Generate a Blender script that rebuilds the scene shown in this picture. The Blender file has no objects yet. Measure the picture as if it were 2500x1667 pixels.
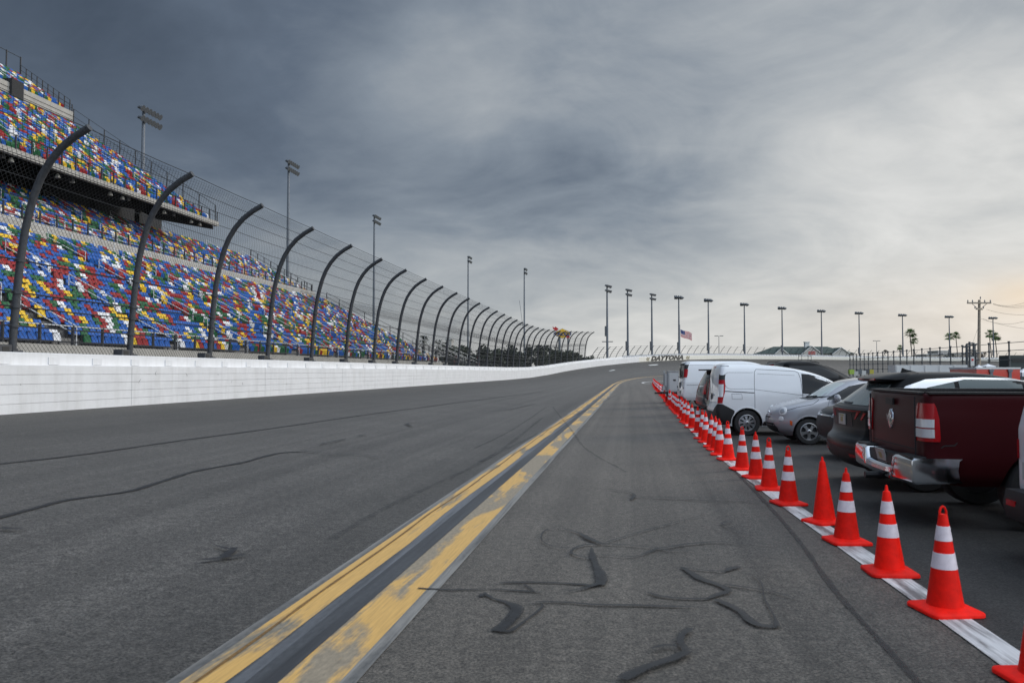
import bpy, bmesh, math, random
import numpy as np
from mathutils import Vector, Matrix
R_ = math.radians
C = bpy.context.scene.collection
SC = bpy.context.scene
rnd = random.Random(7)

# ------------------------------------------------------------------ camera
F = 1944.0; CU, CV, HV = 1250.0, 833.5, 906.0; EYE = 1.64
PITCH = math.atan((HV-CV)/F)
cam_d = bpy.data.cameras.new('camera'); cam = bpy.data.objects.new('camera', cam_d); C.objects.link(cam)
cam.location = (0, 0, EYE); cam.rotation_euler = (math.pi/2+PITCH, 0, 0)
cam_d.sensor_width = 36; cam_d.lens = F/2500*36; cam_d.clip_start = .1; cam_d.clip_end = 9000
cam_d.dof.use_dof = True; cam_d.dof.focus_distance = 32; cam_d.dof.aperture_fstop = 4.0
SC.camera = cam
SC.view_settings.view_transform = 'Standard'; SC.view_settings.look = 'None'
SC.view_settings.exposure = 0; SC.view_settings.gamma = 1
SC.cycles.transparent_max_bounces = 12; SC.cycles.max_bounces = 6

def ray(u, v):
    x = (u-CU)/F; y = (CV-v)/F; c, s = math.cos(PITCH), math.sin(PITCH)
    return Vector((x, c-y*s, s+y*c))
def at(u, v, Y):
    d = ray(u, v); return Vector((0, 0, EYE))+d*(Y/d.y)
def proj(p):
    c, s = math.cos(PITCH), math.sin(PITCH)
    dz = p[2]-EYE; f = p[1]*c+dz*s; up = -p[1]*s+dz*c
    return CU+F*p[0]/f, CV-F*up/f, f

# ------------------------------------------------------------------ world and sun
SUN_EL, SUN_AZ = R_(24), R_(62)          # azimuth measured from +Y towards +X
w = bpy.data.worlds.new('World'); SC.world = w; w.use_nodes = True
nt = w.node_tree; N = nt.nodes; Lk = nt.links; N.clear()
def nd(t, **k):
    n = N.new(t)
    for a, b in k.items(): setattr(n, a, b)
    return n
def mth(op, a, b=None, clamp=False):
    n = nd('ShaderNodeMath', operation=op, use_clamp=clamp)
    for i, x in enumerate((a, b)):
        if x is None: continue
        if isinstance(x, (int, float)): n.inputs[i].default_value = x
        else: Lk.new(x, n.inputs[i])
    return n.outputs[0]
def ramp(fac, stops, interp='EASE'):
    n = nd('ShaderNodeValToRGB'); cr = n.color_ramp; cr.interpolation = interp
    while len(cr.elements) < len(stops): cr.elements.new(.5)
    for e, (p, c) in zip(cr.elements, stops):
        e.position = p; e.color = (c[0], c[1], c[2], 1) if not isinstance(c, (int, float)) else (c, c, c, 1)
    Lk.new(fac, n.inputs[0]); return n.outputs[0]
def mixc(f, a, b):
    n = nd('ShaderNodeMix', data_type='RGBA')
    for s, x in ((n.inputs[0], f), (n.inputs[6], a), (n.inputs[7], b)):
        if isinstance(x, (int, float)): s.default_value = x
        elif isinstance(x, tuple): s.default_value = (x[0], x[1], x[2], 1)
        else: Lk.new(x, s)
    return n.outputs[2]
tc = nd('ShaderNodeTexCoord'); sep = nd('ShaderNodeSeparateXYZ'); Lk.new(tc.outputs['Generated'], sep.inputs[0])
dx, dy, dz = sep.outputs
az = mth('ARCTAN2', dx, dy)                                  # 0 straight ahead, positive right
el = mth('ARCSINE', dz)
elc = mth('MAXIMUM', dz, 0.0)
den = mth('ADD', elc, .30)
px = mth('DIVIDE', dx, den); py = mth('DIVIDE', dy, den)
cmb = nd('ShaderNodeCombineXYZ'); Lk.new(px, cmb.inputs[0]); Lk.new(py, cmb.inputs[1])
def cloud(scale, detail, rough, off, dist=0.0, stretch=(1, 1, 1)):
    m = nd('ShaderNodeMapping'); Lk.new(cmb.outputs[0], m.inputs[0]); m.inputs['Location'].default_value = off; m.inputs['Scale'].default_value = stretch
    n = nd('ShaderNodeTexNoise'); Lk.new(m.outputs[0], n.inputs['Vector'])
    n.inputs['Scale'].default_value = scale; n.inputs['Detail'].default_value = detail; n.inputs['Roughness'].default_value = rough
    n.inputs['Distortion'].default_value = dist
    return n.outputs[0]
n1 = cloud(.85, 7, .54, (1.7, .4, 0), .9)
n2 = cloud(2.4, 8, .56, (4.2, 7.1, 0), 1.0, (1, 1.0, 1))
n3 = cloud(9.0, 6, .62, (9.2, 2.1, 0), .5, (.8, 1.25, 1))
# broad brightness: dark on the left, bright on the right, brightest low on the right
def blob(a0, e0, ra, re):
    a = mth('DIVIDE', mth('SUBTRACT', az, R_(a0)), R_(ra)); e = mth('DIVIDE', mth('SUBTRACT', el, R_(e0)), R_(re))
    q = mth('ADD', mth('MULTIPLY', a, a), mth('MULTIPLY', e, e))
    return mth('POWER', 2.718, mth('MULTIPLY', q, -1.0))
lin = mth('MULTIPLY', mth('ADD', dx, .55), 1/1.1, True)
b = mth('ADD', mth('MULTIPLY', lin, .33), .165)
b = mth('ADD', b, mth('MULTIPLY', blob(26, 13, 13, 8), .33))         # bright break, right
b = mth('ADD', b, mth('MULTIPLY', blob(-4, 20.5, 9, 4.5), .17))            # lighter streak top centre
b = mth('ADD', b, mth('MULTIPLY', blob(4, 0, 90, 9.0), .40))        # light along the horizon
b = mth('ADD', b, mth('MULTIPLY', blob(-33, 25, 11, 7), -.10))
b = mth('ADD', b, mth('MULTIPLY', blob(-17, 21, 9, 5), -.05))
b = mth('ADD', b, mth('MULTIPLY', blob(9, 11.5, 12, 3.4), -.14))
b = mth('ADD', b, mth('MULTIPLY', blob(-9, 13.5, 10, 4.0), -.03)); b = mth('ADD', b, mth('MULTIPLY', blob(15, 8.6, 9, 1.6), -.07))        # dark bank centre
b = mth('ADD', b, mth('MULTIPLY', blob(20, 23, 12, 4), .04))
b = mth('ADD', b, mth('MULTIPLY', mth('SUBTRACT', n1, .5), .42))
b = mth('ADD', b, mth('MULTIPLY', mth('SUBTRACT', n2, .5), mth('ADD', .22, mth('MULTIPLY', lin, .34))))
b = mth('ADD', b, mth('MULTIPLY', mth('SUBTRACT', n3, .5), mth('ADD', .06, mth('MULTIPLY', lin, .10))))
tone = ramp(b, [(0.0, (.050, .068, .098)), (.20, (.115, .147, .197)), (.38, (.235, .275, .325)), (.58, (.42, .45, .475)), (.8, (.63, .64, .635)), (1.0, (.80, .80, .785))], 'LINEAR')
peach = mth('MULTIPLY', blob(33, 3.0, 12, 3.2), .38)
tone = mixc(peach, tone, (.82, .68, .54))
hot = mth('MULTIPLY', blob(33.5, 4.6, 3.0, 1.2), .35)
tone = mixc(hot, tone, (1.0, .72, .42))
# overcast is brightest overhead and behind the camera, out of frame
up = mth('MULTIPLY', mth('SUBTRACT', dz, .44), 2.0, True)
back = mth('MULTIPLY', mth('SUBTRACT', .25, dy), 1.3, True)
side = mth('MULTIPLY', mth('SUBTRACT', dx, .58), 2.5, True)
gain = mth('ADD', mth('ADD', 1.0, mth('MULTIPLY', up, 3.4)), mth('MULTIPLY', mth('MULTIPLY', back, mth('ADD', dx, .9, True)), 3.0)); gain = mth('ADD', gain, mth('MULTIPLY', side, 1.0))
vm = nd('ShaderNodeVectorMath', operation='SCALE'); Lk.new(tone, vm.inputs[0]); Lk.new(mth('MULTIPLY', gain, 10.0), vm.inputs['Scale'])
sky = nd('ShaderNodeTexSky', sky_type='NISHITA'); sky.sun_disc = False
sky.sun_elevation = SUN_EL; sky.sun_rotation = SUN_AZ; sky.dust_density = 2.5
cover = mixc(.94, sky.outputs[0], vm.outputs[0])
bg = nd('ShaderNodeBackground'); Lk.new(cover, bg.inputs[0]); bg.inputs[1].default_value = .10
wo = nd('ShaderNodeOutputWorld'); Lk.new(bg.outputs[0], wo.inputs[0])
sl = bpy.data.lights.new('sun', 'SUN'); sl.energy = 1.3; sl.angle = R_(18); sl.color = (1, .93, .84)
so = bpy.data.objects.new('sun', sl); C.objects.link(so)
sd = Vector((math.sin(SUN_AZ)*math.cos(SUN_EL), math.cos(SUN_AZ)*math.cos(SUN_EL), math.sin(SUN_EL)))
so.rotation_euler = sd.to_track_quat('Z', 'Y').to_euler()

# ------------------------------------------------------------------ materials
MATS = {}
def mat(name, col, rough=.6, metal=0., noise=None, bump=None, coat=0., spec=.5, trans=0., rvar=None, flake=False):
    if name in MATS: return MATS[name]
    m = bpy.data.materials.new(name); m.use_nodes = True; t = m.node_tree; n = t.nodes; l = t.links
    p = n['Principled BSDF']
    p.inputs['Base Color'].default_value = (*col, 1); p.inputs['Roughness'].default_value = rough
    p.inputs['Metallic'].default_value = metal; p.inputs['Coat Weight'].default_value = coat; p.inputs['Coat Roughness'].default_value = .04
    p.inputs['Specular IOR Level'].default_value = spec; p.inputs['Transmission Weight'].default_value = trans
    tc = n.new('ShaderNodeTexCoord')
    if noise:
        sc, am = noise[0], noise[1]
        q = n.new('ShaderNodeTexNoise'); q.inputs['Scale'].default_value = sc; q.inputs['Detail'].default_value = 5; q.inputs['Roughness'].default_value = .65
        l.new(tc.outputs['Object'], q.inputs['Vector'])
        r = n.new('ShaderNodeMapRange'); r.inputs[1].default_value = .3; r.inputs[2].default_value = .7; r.inputs[3].default_value = 1-am; r.inputs[4].default_value = 1+am
        l.new(q.outputs[0], r.inputs[0])
        v = n.new('ShaderNodeVectorMath'); v.operation = 'SCALE'; v.inputs[0].default_value = col; l.new(r.outputs[0], v.inputs['Scale'])
        l.new(v.outputs[0], p.inputs['Base Color'])
        if rvar:
            r2 = n.new('ShaderNodeMapRange'); r2.inputs[1].default_value = .3; r2.inputs[2].default_value = .7; r2.inputs[3].default_value = rough-rvar; r2.inputs[4].default_value = rough+rvar
            l.new(q.outputs[0], r2.inputs[0]); l.new(r2.outputs[0], p.inputs['Roughness'])
    if bump:
        q = n.new('ShaderNodeTexNoise'); q.inputs['Scale'].default_value = bump[0]; q.inputs['Detail'].default_value = 3
        l.new(tc.outputs['Object'], q.inputs['Vector'])
        bb = n.new('ShaderNodeBump'); bb.inputs['Strength'].default_value = bump[1]; bb.inputs['Distance'].default_value = .01
        l.new(q.outputs[0], bb.inputs['Height']); l.new(bb.outputs[0], p.inputs['Normal'])
    MATS[name] = m; return m

# ------------------------------------------------------------------ mesh helpers
class MB:
    def __init__(s): s.v = []; s.f = []; s.m = []; s.uv = None
    def quad(s, a, b, c, d, mi=0):
        i = len(s.v); s.v += [tuple(a), tuple(b), tuple(c), tuple(d)]; s.f.append((i, i+1, i+2, i+3)); s.m.append(mi)
    def poly(s, pts, mi=0):
        i = len(s.v); s.v += [tuple(p) for p in pts]; s.f.append(tuple(range(i, i+len(pts)))); s.m.append(mi)
    def box(s, c, d, mi=0, M=None, top=(1, 1)):
        hx, hy, hz = d[0]/2, d[1]/2, d[2]/2; i = len(s.v)
        for z in (-1, 1):
            k = top if z > 0 else (1, 1)
            for x, y in ((-1, -1), (1, -1), (1, 1), (-1, 1)):
                p = Vector((x*hx*k[0], y*hy*k[1], z*hz))
                if M is not None: p = M @ p
                s.v.append((p[0]+c[0], p[1]+c[1], p[2]+c[2]))
        for q in ((0, 3, 2, 1), (4, 5, 6, 7), (0, 1, 5, 4), (1, 2, 6, 5), (2, 3, 7, 6), (3, 0, 4, 7)):
            s.f.append(tuple(i+a for a in q)); s.m.append(mi)
    def tube(s, pts, r, n=8, mi=0, caps=True):
        pts = [Vector(p) for p in pts]; K = len(pts)
        rs = r if isinstance(r, (list, tuple)) else [r]*K
        rings = []; up = None
        for k in range(K):
            t = (pts[min(k+1, K-1)]-pts[max(k-1, 0)]).normalized()
            if up is None: up = Vector((0, 0, 1)) if abs(t.z) < .9 else Vector((1, 0, 0))
            x = t.cross(up)
            if x.length < 1e-5: x = t.cross(Vector((0, 1, 0)))
            x.normalize(); y = x.cross(t).normalized()
            base = len(s.v)
            for j in range(n):
                a = 2*math.pi*j/n; p = pts[k]+x*(math.cos(a)*rs[k])+y*(math.sin(a)*rs[k]); s.v.append(tuple(p))
            rings.append(base)
            up = y
        for k in range(K-1):
            for j in range(n):
                s.f.append((rings[k]+j, rings[k]+(j+1) % n, rings[k+1]+(j+1) % n, rings[k+1]+j)); s.m.append(mi)
        if caps:
            s.f.append(tuple(rings[0]+j for j in reversed(range(n)))); s.m.append(mi)
            s.f.append(tuple(rings[-1]+j for j in range(n))); s.m.append(mi)
    def lathe(s, prof, n=24, M=None, mi=0, closed=False):
        base = len(s.v); K = len(prof)
        for r, z in prof:
            for j in range(n):
                a = 2*math.pi*j/n; p = Vector((r*math.cos(a), r*math.sin(a), z))
                if M is not None: p = M @ p
                s.v.append(tuple(p))
        for k in range(K if closed else K-1):
            k2 = (k+1) % K
            for j in range(n):
                s.f.append((base+k*n+j, base+k*n+(j+1) % n, base+k2*n+(j+1) % n, base+k2*n+j)); s.m.append(mi)
        if not closed:
            s.f.append(tuple(base+j for j in reversed(range(n)))); s.m.append(mi)
            s.f.append(tuple(base+(K-1)*n+j for j in range(n))); s.m.append(mi)
    def grid(s, P, mi=0, flip=False):
        base = len(s.v); r = len(P); c = len(P[0])
        for row in P:
            for p in row: s.v.append(tuple(p))
        for i in range(r-1):
            for j in range(c-1):
                q = (base+i*c+j, base+i*c+j+1, base+(i+1)*c+j+1, base+(i+1)*c+j)
                s.f.append(q[::-1] if flip else q); s.m.append(mi)
    def prism(s, pts2, f0, f1, mi=0):
        """outline pts2 mapped through f0/f1 (2d->3d): two caps and the rim between"""
        n = len(pts2); b = len(s.v)
        s.v += [tuple(f0(*p)) for p in pts2]+[tuple(f1(*p)) for p in pts2]
        s.f.append(tuple(b+i for i in reversed(range(n)))); s.m.append(mi)
        s.f.append(tuple(b+n+i for i in range(n))); s.m.append(mi)
        for i in range(n):
            j = (i+1) % n; s.f.append((b+i, b+j, b+n+j, b+n+i)); s.m.append(mi)
    def mesh(s, name, mats, smooth=None):
        me = bpy.data.meshes.new(name); me.from_pydata(s.v, [], s.f)
        mats = mats if isinstance(mats, (list, tuple)) else [mats]
        for m in mats: me.materials.append(m)
        if len(mats) > 1: me.polygons.foreach_set('material_index', s.m)
        if smooth is not None:
            me.polygons.foreach_set('use_smooth', [True]*len(me.polygons)); me.set_sharp_from_angle(angle=R_(smooth))
        me.update(); return me
    def obj(s, name, mats, parent=None, smooth=None, loc=None, fix=False):
        me = s.mesh(name, mats, smooth)
        if fix: fixnorm(me)
        return link(name, me, parent, loc)
def fixnorm(me):
    bm = bmesh.new(); bm.from_mesh(me); bmesh.ops.remove_doubles(bm, verts=bm.verts, dist=1e-5)
    bmesh.ops.recalc_face_normals(bm, faces=bm.faces); bm.to_mesh(me); bm.free()
def link(name, me, parent=None, loc=None):
    o = bpy.data.objects.new(name, me); C.objects.link(o)
    if parent is not None: o.parent = parent
    if loc is not None: o.location = loc
    return o
def tag(o, label, cat, group=None, kind=None):
    o['label'] = label; o['category'] = cat
    if group: o['group'] = group
    if kind: o['kind'] = kind
    return o
def struct(o, label=None):
    o['kind'] = 'structure'
    if label: o['label'] = label
    return o
def thing(name, label, cat, loc=(0, 0, 0), rz=0., group=None):
    o = bpy.data.objects.new(name, None); C.objects.link(o); o.location = loc; o.rotation_euler = (0, 0, rz); o.empty_display_size = .2
    return tag(o, label, cat, group)
def kids(o): return [c for c in list(bpy.data.objects) if c.parent == o]
def dup(o, children, loc, rz=None, label=None):
    """copy a thing with its parts; children is {part: [sub-parts]}"""
    r = o.copy(); C.objects.link(r); r.location = loc
    if rz is not None: r.rotation_euler = (0, 0, rz)
    if label: r['label'] = label
    for ch, gs in children:
        c = ch.copy(); C.objects.link(c); c.parent = r
        for g in gs:
            d = g.copy(); C.objects.link(d); d.parent = c
    return r
ORD = 'first second third fourth fifth sixth seventh eighth ninth tenth eleventh twelfth thirteenth fourteenth fifteenth sixteenth seventeenth eighteenth nineteenth'.split()
TENS = {20: 'twent', 30: 'thirt', 40: 'fort', 50: 'fift', 60: 'sixt', 70: 'sevent', 80: 'eight', 90: 'ninet'}
def ordinal(n):
    if n < 20: return ORD[n-1]
    t = n//10*10
    return TENS[t]+'ieth' if n == t else TENS[t]+'y-'+ORD[n-t-1]

# ------------------------------------------------------------------ track frame: s along the wall, q to the right of the camera
PHI = math.atan(.150); HX = Vector((math.sin(PHI), math.cos(PHI), 0)); NX = Vector((math.cos(PHI), -math.sin(PHI), 0))
QW = -15.33; QY = -2.41; S0 = 100.0; RT = 330.0
CT = HX*S0+NX*(QW+RT)
def lerp_tab(x, tab):
    if x <= tab[0][0]: return tab[0][1]
    for (a, b), (c, d) in zip(tab, tab[1:]):
        if x <= c:
            t = (x-a)/(c-a); t = t*t*(3-2*t) if False else t
            return b+(d-b)*t
    return tab[-1][1]
ZB = [(-100, .57), (100, .57), (118, .68), (133, 1.05), (150, 1.75), (175, 2.75), (205, 3.9), (240, 4.9), (275, 5.6), (340, 6.15), (900, 6.2)]
ZI = [(-100, 0), (108, 0), (150, .45), (190, .75), (900, .8)]
def zsurf(s, q):
    zi = lerp_tab(s, ZI)
    if q <= QY:
        t = (q-QW)/(QY-QW); return lerp_tab(s, ZB)*(1-t)+zi*t
    t = min(1, (q-QY)/14.); return zi*(1-t*t*(3-2*t))
def S2W(s, q, z=None):
    if s <= S0: p = HX*s+NX*q
    else:
        th = (s-S0)/RT; p = CT+(HX*math.sin(th)-NX*math.cos(th))*(RT-(q-QW))
    return Vector((p.x, p.y, zsurf(s, q) if z is None else z))
def W2S(x, y):
    p = Vector((x, y, 0)); s = p.dot(HX)
    if s <= S0: return s, p.dot(NX)
    d = p-CT; th = math.atan2(d.dot(HX), -d.dot(NX)); return S0+RT*th, QW+RT-d.length
def hgt(x, y): return zsurf(*W2S(x, y))
def G(u, v):
    """where the line of sight meets the pavement"""
    d = ray(u, v); o = Vector((0, 0, EYE)); lo = .5; t = .5
    while t < 900:
        p = o+d*t
        if p.z < hgt(p.x, p.y): break
        lo = t; t *= 1.02
    hi = t
    for _ in range(30):
        m = (lo+hi)/2; p = o+d*m
        if p.z < hgt(p.x, p.y): hi = m
        else: lo = m
    return o+d*hi
def s_at_u(u, z=1.):
    lo, hi = 60., 640.
    for _ in range(50):
        m = (lo+hi)/2
        if proj(S2W(m, QW, lerp_tab(m, ZB)+z))[0] < u: lo = m
        else: hi = m
    return lo
# ------------------------------------------------------------------ pavement materials (UV = s, q in metres)
def asphalt(name, col, groove=None, sheen=.07, rough=.68, seed=0):
    m = bpy.data.materials.new(name); m.use_nodes = True; t = m.node_tree; n = t.nodes; l = t.links; p = n['Principled BSDF']
    p.inputs['Roughness'].default_value = rough; p.inputs['Specular IOR Level'].default_value = .4
    p.inputs['Sheen Weight'].default_value = sheen; p.inputs['Sheen Roughness'].default_value = .35; p.inputs['Sheen Tint'].default_value = (1, .97, .93, 1)
    tc = n.new('ShaderNodeTexCoord'); uv = n.new('ShaderNodeUVMap'); uv.uv_map = 'UVMap'
    def noise(src, sc, det, ro=.6, stretch=None):
        q = n.new('ShaderNodeTexNoise'); q.inputs['Scale'].default_value = sc; q.inputs['Detail'].default_value = det; q.inputs['Roughness'].default_value = ro
        if stretch:
            mp = n.new('ShaderNodeMapping'); mp.inputs['Scale'].default_value = stretch; mp.inputs['Location'].default_value = (seed*3.1, seed*1.7, 0); l.new(src, mp.inputs[0]); src = mp.outputs[0]
        l.new(src, q.inputs['Vector']); return q.outputs[0]
    def mr(x, a, b, c, d):
        r = n.new('ShaderNodeMapRange'); r.inputs[1].default_value = a; r.inputs[2].default_value = b; r.inputs[3].default_value = c; r.inputs[4].default_value = d
        l.new(x, r.inputs[0]); return r.outputs[0]
    def mul(a, b):
        k = n.new('ShaderNodeMath'); k.operation = 'MULTIPLY'; l.new(a, k.inputs[0]); l.new(b, k.inputs[1]); return k.outputs[0]
    grain = noise(tc.outputs['Object'], 55, 3, .75)
    vor = n.new('ShaderNodeTexVoronoi'); vor.inputs['Scale'].default_value = 38; l.new(tc.outputs['Object'], vor.inputs['Vector'])
    vs = n.new('ShaderNodeSeparateColor'); l.new(vor.outputs['Color'], vs.inputs[0])
    stone = mr(vs.outputs[0], .82, 1.0, .0, 1.0)
    patch = noise(tc.outputs['Object'], .45, 4, .55)
    streak = noise(uv.outputs[0], 1.0, 5, .6, (.018, 2.2, 1))
    streak2 = noise(uv.outputs[0], 1.0, 3, .6, (.05, 7, 1))
    mott = noise(tc.outputs['Object'], 13, 4, .65)
    f = mul(mul(mr(grain, .34, .66, .1, 1.9), mr(mott, .3, .7, .5, 1.5)), mr(patch, .28, .72, .78, 1.22))
    f = mul(f, mul(mr(streak, .3, .7, .66, 1.30), mr(streak2, .3, .7, .9, 1.1)))
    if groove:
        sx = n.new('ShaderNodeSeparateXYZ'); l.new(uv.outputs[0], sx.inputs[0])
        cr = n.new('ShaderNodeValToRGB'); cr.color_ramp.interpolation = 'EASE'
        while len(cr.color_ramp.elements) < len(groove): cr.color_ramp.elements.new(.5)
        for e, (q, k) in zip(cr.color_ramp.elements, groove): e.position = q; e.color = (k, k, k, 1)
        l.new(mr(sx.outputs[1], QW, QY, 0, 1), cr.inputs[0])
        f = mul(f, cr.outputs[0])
    v = n.new('ShaderNodeVectorMath'); v.operation = 'SCALE'; v.inputs[0].default_value = col; l.new(f, v.inputs['Scale'])
    mx = n.new('ShaderNodeMix'); mx.data_type = 'RGBA'; l.new(mul(stone, mr(grain, .4, .6, .15, .8)), mx.inputs[0]); l.new(v.outputs[0], mx.inputs[6]); mx.inputs[7].default_value = (col[0]*2.0, col[1]*1.95, col[2]*1.9, 1)
    l.new(mx.outputs[2], p.inputs['Base Color'])
    l.new(mr(grain, .2, .8, rough+.12, rough-.1), p.inputs['Roughness'])
    bb = n.new('ShaderNodeBump'); bb.inputs['Strength'].default_value = .55; bb.inputs['Distance'].default_value = .008
    l.new(grain, bb.inputs['Height']); l.new(bb.outputs[0], p.inputs['Normal'])
    return m
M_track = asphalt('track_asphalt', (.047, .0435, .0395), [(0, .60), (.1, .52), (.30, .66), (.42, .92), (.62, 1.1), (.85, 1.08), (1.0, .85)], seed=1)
M_pit = asphalt('pit_asphalt', (.068, .060, .051), seed=2)
M_lot = asphalt('lot_asphalt', (.020, .019, .018), seed=3, rough=.7, sheen=.05)

def sheet(name, ss, qs, m, dz=0., label=None):
    P = [[S2W(s, q)+Vector((0, 0, dz)) for q in qs] for s in ss]
    b = MB(); b.grid(P, flip=True); me = b.mesh(name, m, 40)
    uvl = me.uv_layers.new(name='UVMap'); co = []
    flat = [(s, q) for s in ss for q in qs]
    for lp in me.loops: co += flat[lp.vertex_index]
    uvl.data.foreach_set('uv', co)
    return struct(link(name, me), label)
def frange(a, b, d):
    n = max(1, int(round((b-a)/d))); return [a+(b-a)*i/n for i in range(n+1)]
SS = frange(-30, 100, 5)+frange(104, 760, 4)
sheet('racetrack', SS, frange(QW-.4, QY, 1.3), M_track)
sheet('pit_road', SS, frange(QY, 46, 3.0), M_pit, 0)
b = MB(); n_ = 72
b.poly([(4200*math.cos(2*math.pi*i/n_), 4200*math.sin(2*math.pi*i/n_), -.06) for i in range(n_)])
M_grass = mat('infield_turf', (.075, .085, .05), .9, noise=(.08, .35))
struct(b.obj('ground', M_grass))
# cone line (x as a function of y)
CL = [(2, 2.56), (5.43, 2.95), (9.8, 3.40), (14.7, 3.99), (19.3, 4.63), (24.7, 5.46), (33.6, 6.86), (74, 13.4), (104, 18.4)]
def clx(y):
    import bisect
    for (a, b_), (c, d) in zip(CL, CL[1:]):
        if y <= c: return b_+(d-b_)*(y-a)/(c-a)
    return CL[-1][1]+(y-CL[-1][0])*.167
# parking lot: darker asphalt right of the white line
ys = [-20, 0, 2]+frange(4, 104, 2)+[130]
b = MB(); b.grid([[(clx(y)+.05 if k == 0 else clx(y)+.05+k, y, .004) for k in (0, 6, 14, 27)] for y in ys], flip=True)
me = b.mesh('car_park', M_lot); ul = me.uv_layers.new(name='UVMap')
ul.data.foreach_set('uv', [c for lp in me.loops for c in W2S(*me.vertices[lp.vertex_index].co[:2])])
struct(link('car_park', me))

# ------------------------------------------------------------------ painted lines
def paint(name, col, under, wear, stretch, seed, rough=.55, soft=.04):
    m = bpy.data.materials.new(name); m.use_nodes = True; t = m.node_tree; n = t.nodes; l = t.links; p = n['Principled BSDF']
    p.inputs['Roughness'].default_value = rough
    uv = n.new('ShaderNodeUVMap'); uv.uv_map = 'UVMap'; tc = n.new('ShaderNodeTexCoord')
    def noise(sc, st, det, dist=0):
        mp = n.new('ShaderNodeMapping'); mp.inputs['Scale'].default_value = st; mp.inputs['Location'].default_value = (seed*2.3, seed*5.1, 0); l.new(uv.outputs[0], mp.inputs[0])
        q = n.new('ShaderNodeTexNoise'); q.inputs['Scale'].default_value = sc; q.inputs['Detail'].default_value = det; q.inputs['Roughness'].default_value = .6; q.inputs['Distortion'].default_value = dist
        l.new(mp.outputs[0], q.inputs['Vector']); return q.outputs[0]
    a = noise(1, stretch, 4, .4); g = noise(1, (3, 60, 1), 5); h = noise(1, (14, 34, 1), 4)
    ad = n.new('ShaderNodeMath'); ad.operation = 'MULTIPLY_ADD'; l.new(g, ad.inputs[0]); ad.inputs[1].default_value = .10; l.new(a, ad.inputs[2])
    ad2 = n.new('ShaderNodeMath'); ad2.operation = 'MULTIPLY_ADD'; l.new(h, ad2.inputs[0]); ad2.inputs[1].default_value = .07; l.new(ad.outputs[0], ad2.inputs[2])
    r = n.new('ShaderNodeMapRange'); r.inputs[1].default_value = wear-soft+.085; r.inputs[2].default_value = wear+soft+.085; l.new(ad2.outputs[0], r.inputs[0])
    r2 = n.new('ShaderNodeMapRange'); r2.inputs[1].default_value = .3; r2.inputs[2].default_value = .7; r2.inputs[3].default_value = .7; r2.inputs[4].default_value = 1.2; l.new(h, r2.inputs[0])
    v = n.new('ShaderNodeVectorMath'); v.operation = 'SCALE'; v.inputs[0].default_value = under; l.new(r2.outputs[0], v.inputs['Scale'])
    r3 = n.new('ShaderNodeMapRange'); r3.inputs[1].default_value = .3; r3.inputs[2].default_value = .7; r3.inputs[3].default_value = .8; r3.inputs[4].default_value = 1.12; l.new(g, r3.inputs[0])
    v2 = n.new('ShaderNodeVectorMath'); v2.operation = 'SCALE'; v2.inputs[0].default_value = col; l.new(r3.outputs[0], v2.inputs['Scale'])
    mx = n.new('ShaderNodeMix'); mx.data_type = 'RGBA'; l.new(r.outputs[0], mx.inputs[0]); l.new(v.outputs[0], mx.inputs[6]); l.new(v2.outputs[0], mx.inputs[7])
    l.new(mx.outputs[2], p.inputs['Base Color'])
    bb = n.new('ShaderNodeBump'); bb.inputs['Strength'].default_value = .25; bb.inputs['Distance'].default_value = .004; l.new(h, bb.inputs['Height']); l.new(bb.outputs[0], p.inputs['Normal'])
    return m
def patchy(name, col, lo, hi, sc=16):
    """rubber or bitumen streaks: UV = metres along the stroke, 0..1 across it; ragged edges, streaks along the stroke"""
    m = mat(name, col, .55, noise=(7, .35)); t = m.node_tree; n = t.nodes; l = t.links; uv = n.new('ShaderNodeUVMap'); uv.uv_map = 'UVMap'
    def noise(src, sc, st, det):
        mp = n.new('ShaderNodeMapping'); mp.inputs['Scale'].default_value = st; l.new(src, mp.inputs[0])
        q = n.new('ShaderNodeTexNoise'); q.inputs['Scale'].default_value = sc; q.inputs['Detail'].default_value = det; q.inputs['Roughness'].default_value = .7; l.new(mp.outputs[0], q.inputs['Vector']); return q.outputs[0]
    def math_(op, a, b=None):
        k = n.new('ShaderNodeMath'); k.operation = op
        for i_, x in enumerate((a, b)):
            if x is None: continue
            if isinstance(x, (int, float)): k.inputs[i_].default_value = x
            else: l.new(x, k.inputs[i_])
        return k.outputs[0]
    def mr(x, a, b, c, d):
        r = n.new('ShaderNodeMapRange'); r.inputs[1].default_value = a; r.inputs[2].default_value = b; r.inputs[3].default_value = c; r.inputs[4].default_value = d; l.new(x, r.inputs[0]); return r.outputs[0]
    sx = n.new('ShaderNodeSeparateXYZ'); l.new(uv.outputs[0], sx.inputs[0]); tc = n.new('ShaderNodeTexCoord')
    edge = math_('SUBTRACT', 1.0, math_('ABSOLUTE', math_('SUBTRACT', math_('MULTIPLY', sx.outputs[1], 2.0), 1.0)))
    st = noise(uv.outputs[0], 1, (1.6, 9, 1), 4); gr = noise(tc.outputs['Object'], 60, (1, 1, 1), 3); bl = noise(tc.outputs['Object'], sc*.4, (1, 1, 1), 3)
    a = math_('ADD', math_('ADD', edge, math_('MULTIPLY', math_('SUBTRACT', st, .5), 1.5)), math_('MULTIPLY', math_('SUBTRACT', gr, .5), .7))
    a = math_('MULTIPLY', mr(a, .14, .36, 0, 1), mr(math_('ADD', math_('MULTIPLY', bl, .6), math_('MULTIPLY', gr, .4)), .36, .62, lo, hi))
    l.new(a, n['Principled BSDF'].inputs['Alpha']); return m
YEL = (.56, .335, .10)
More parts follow.
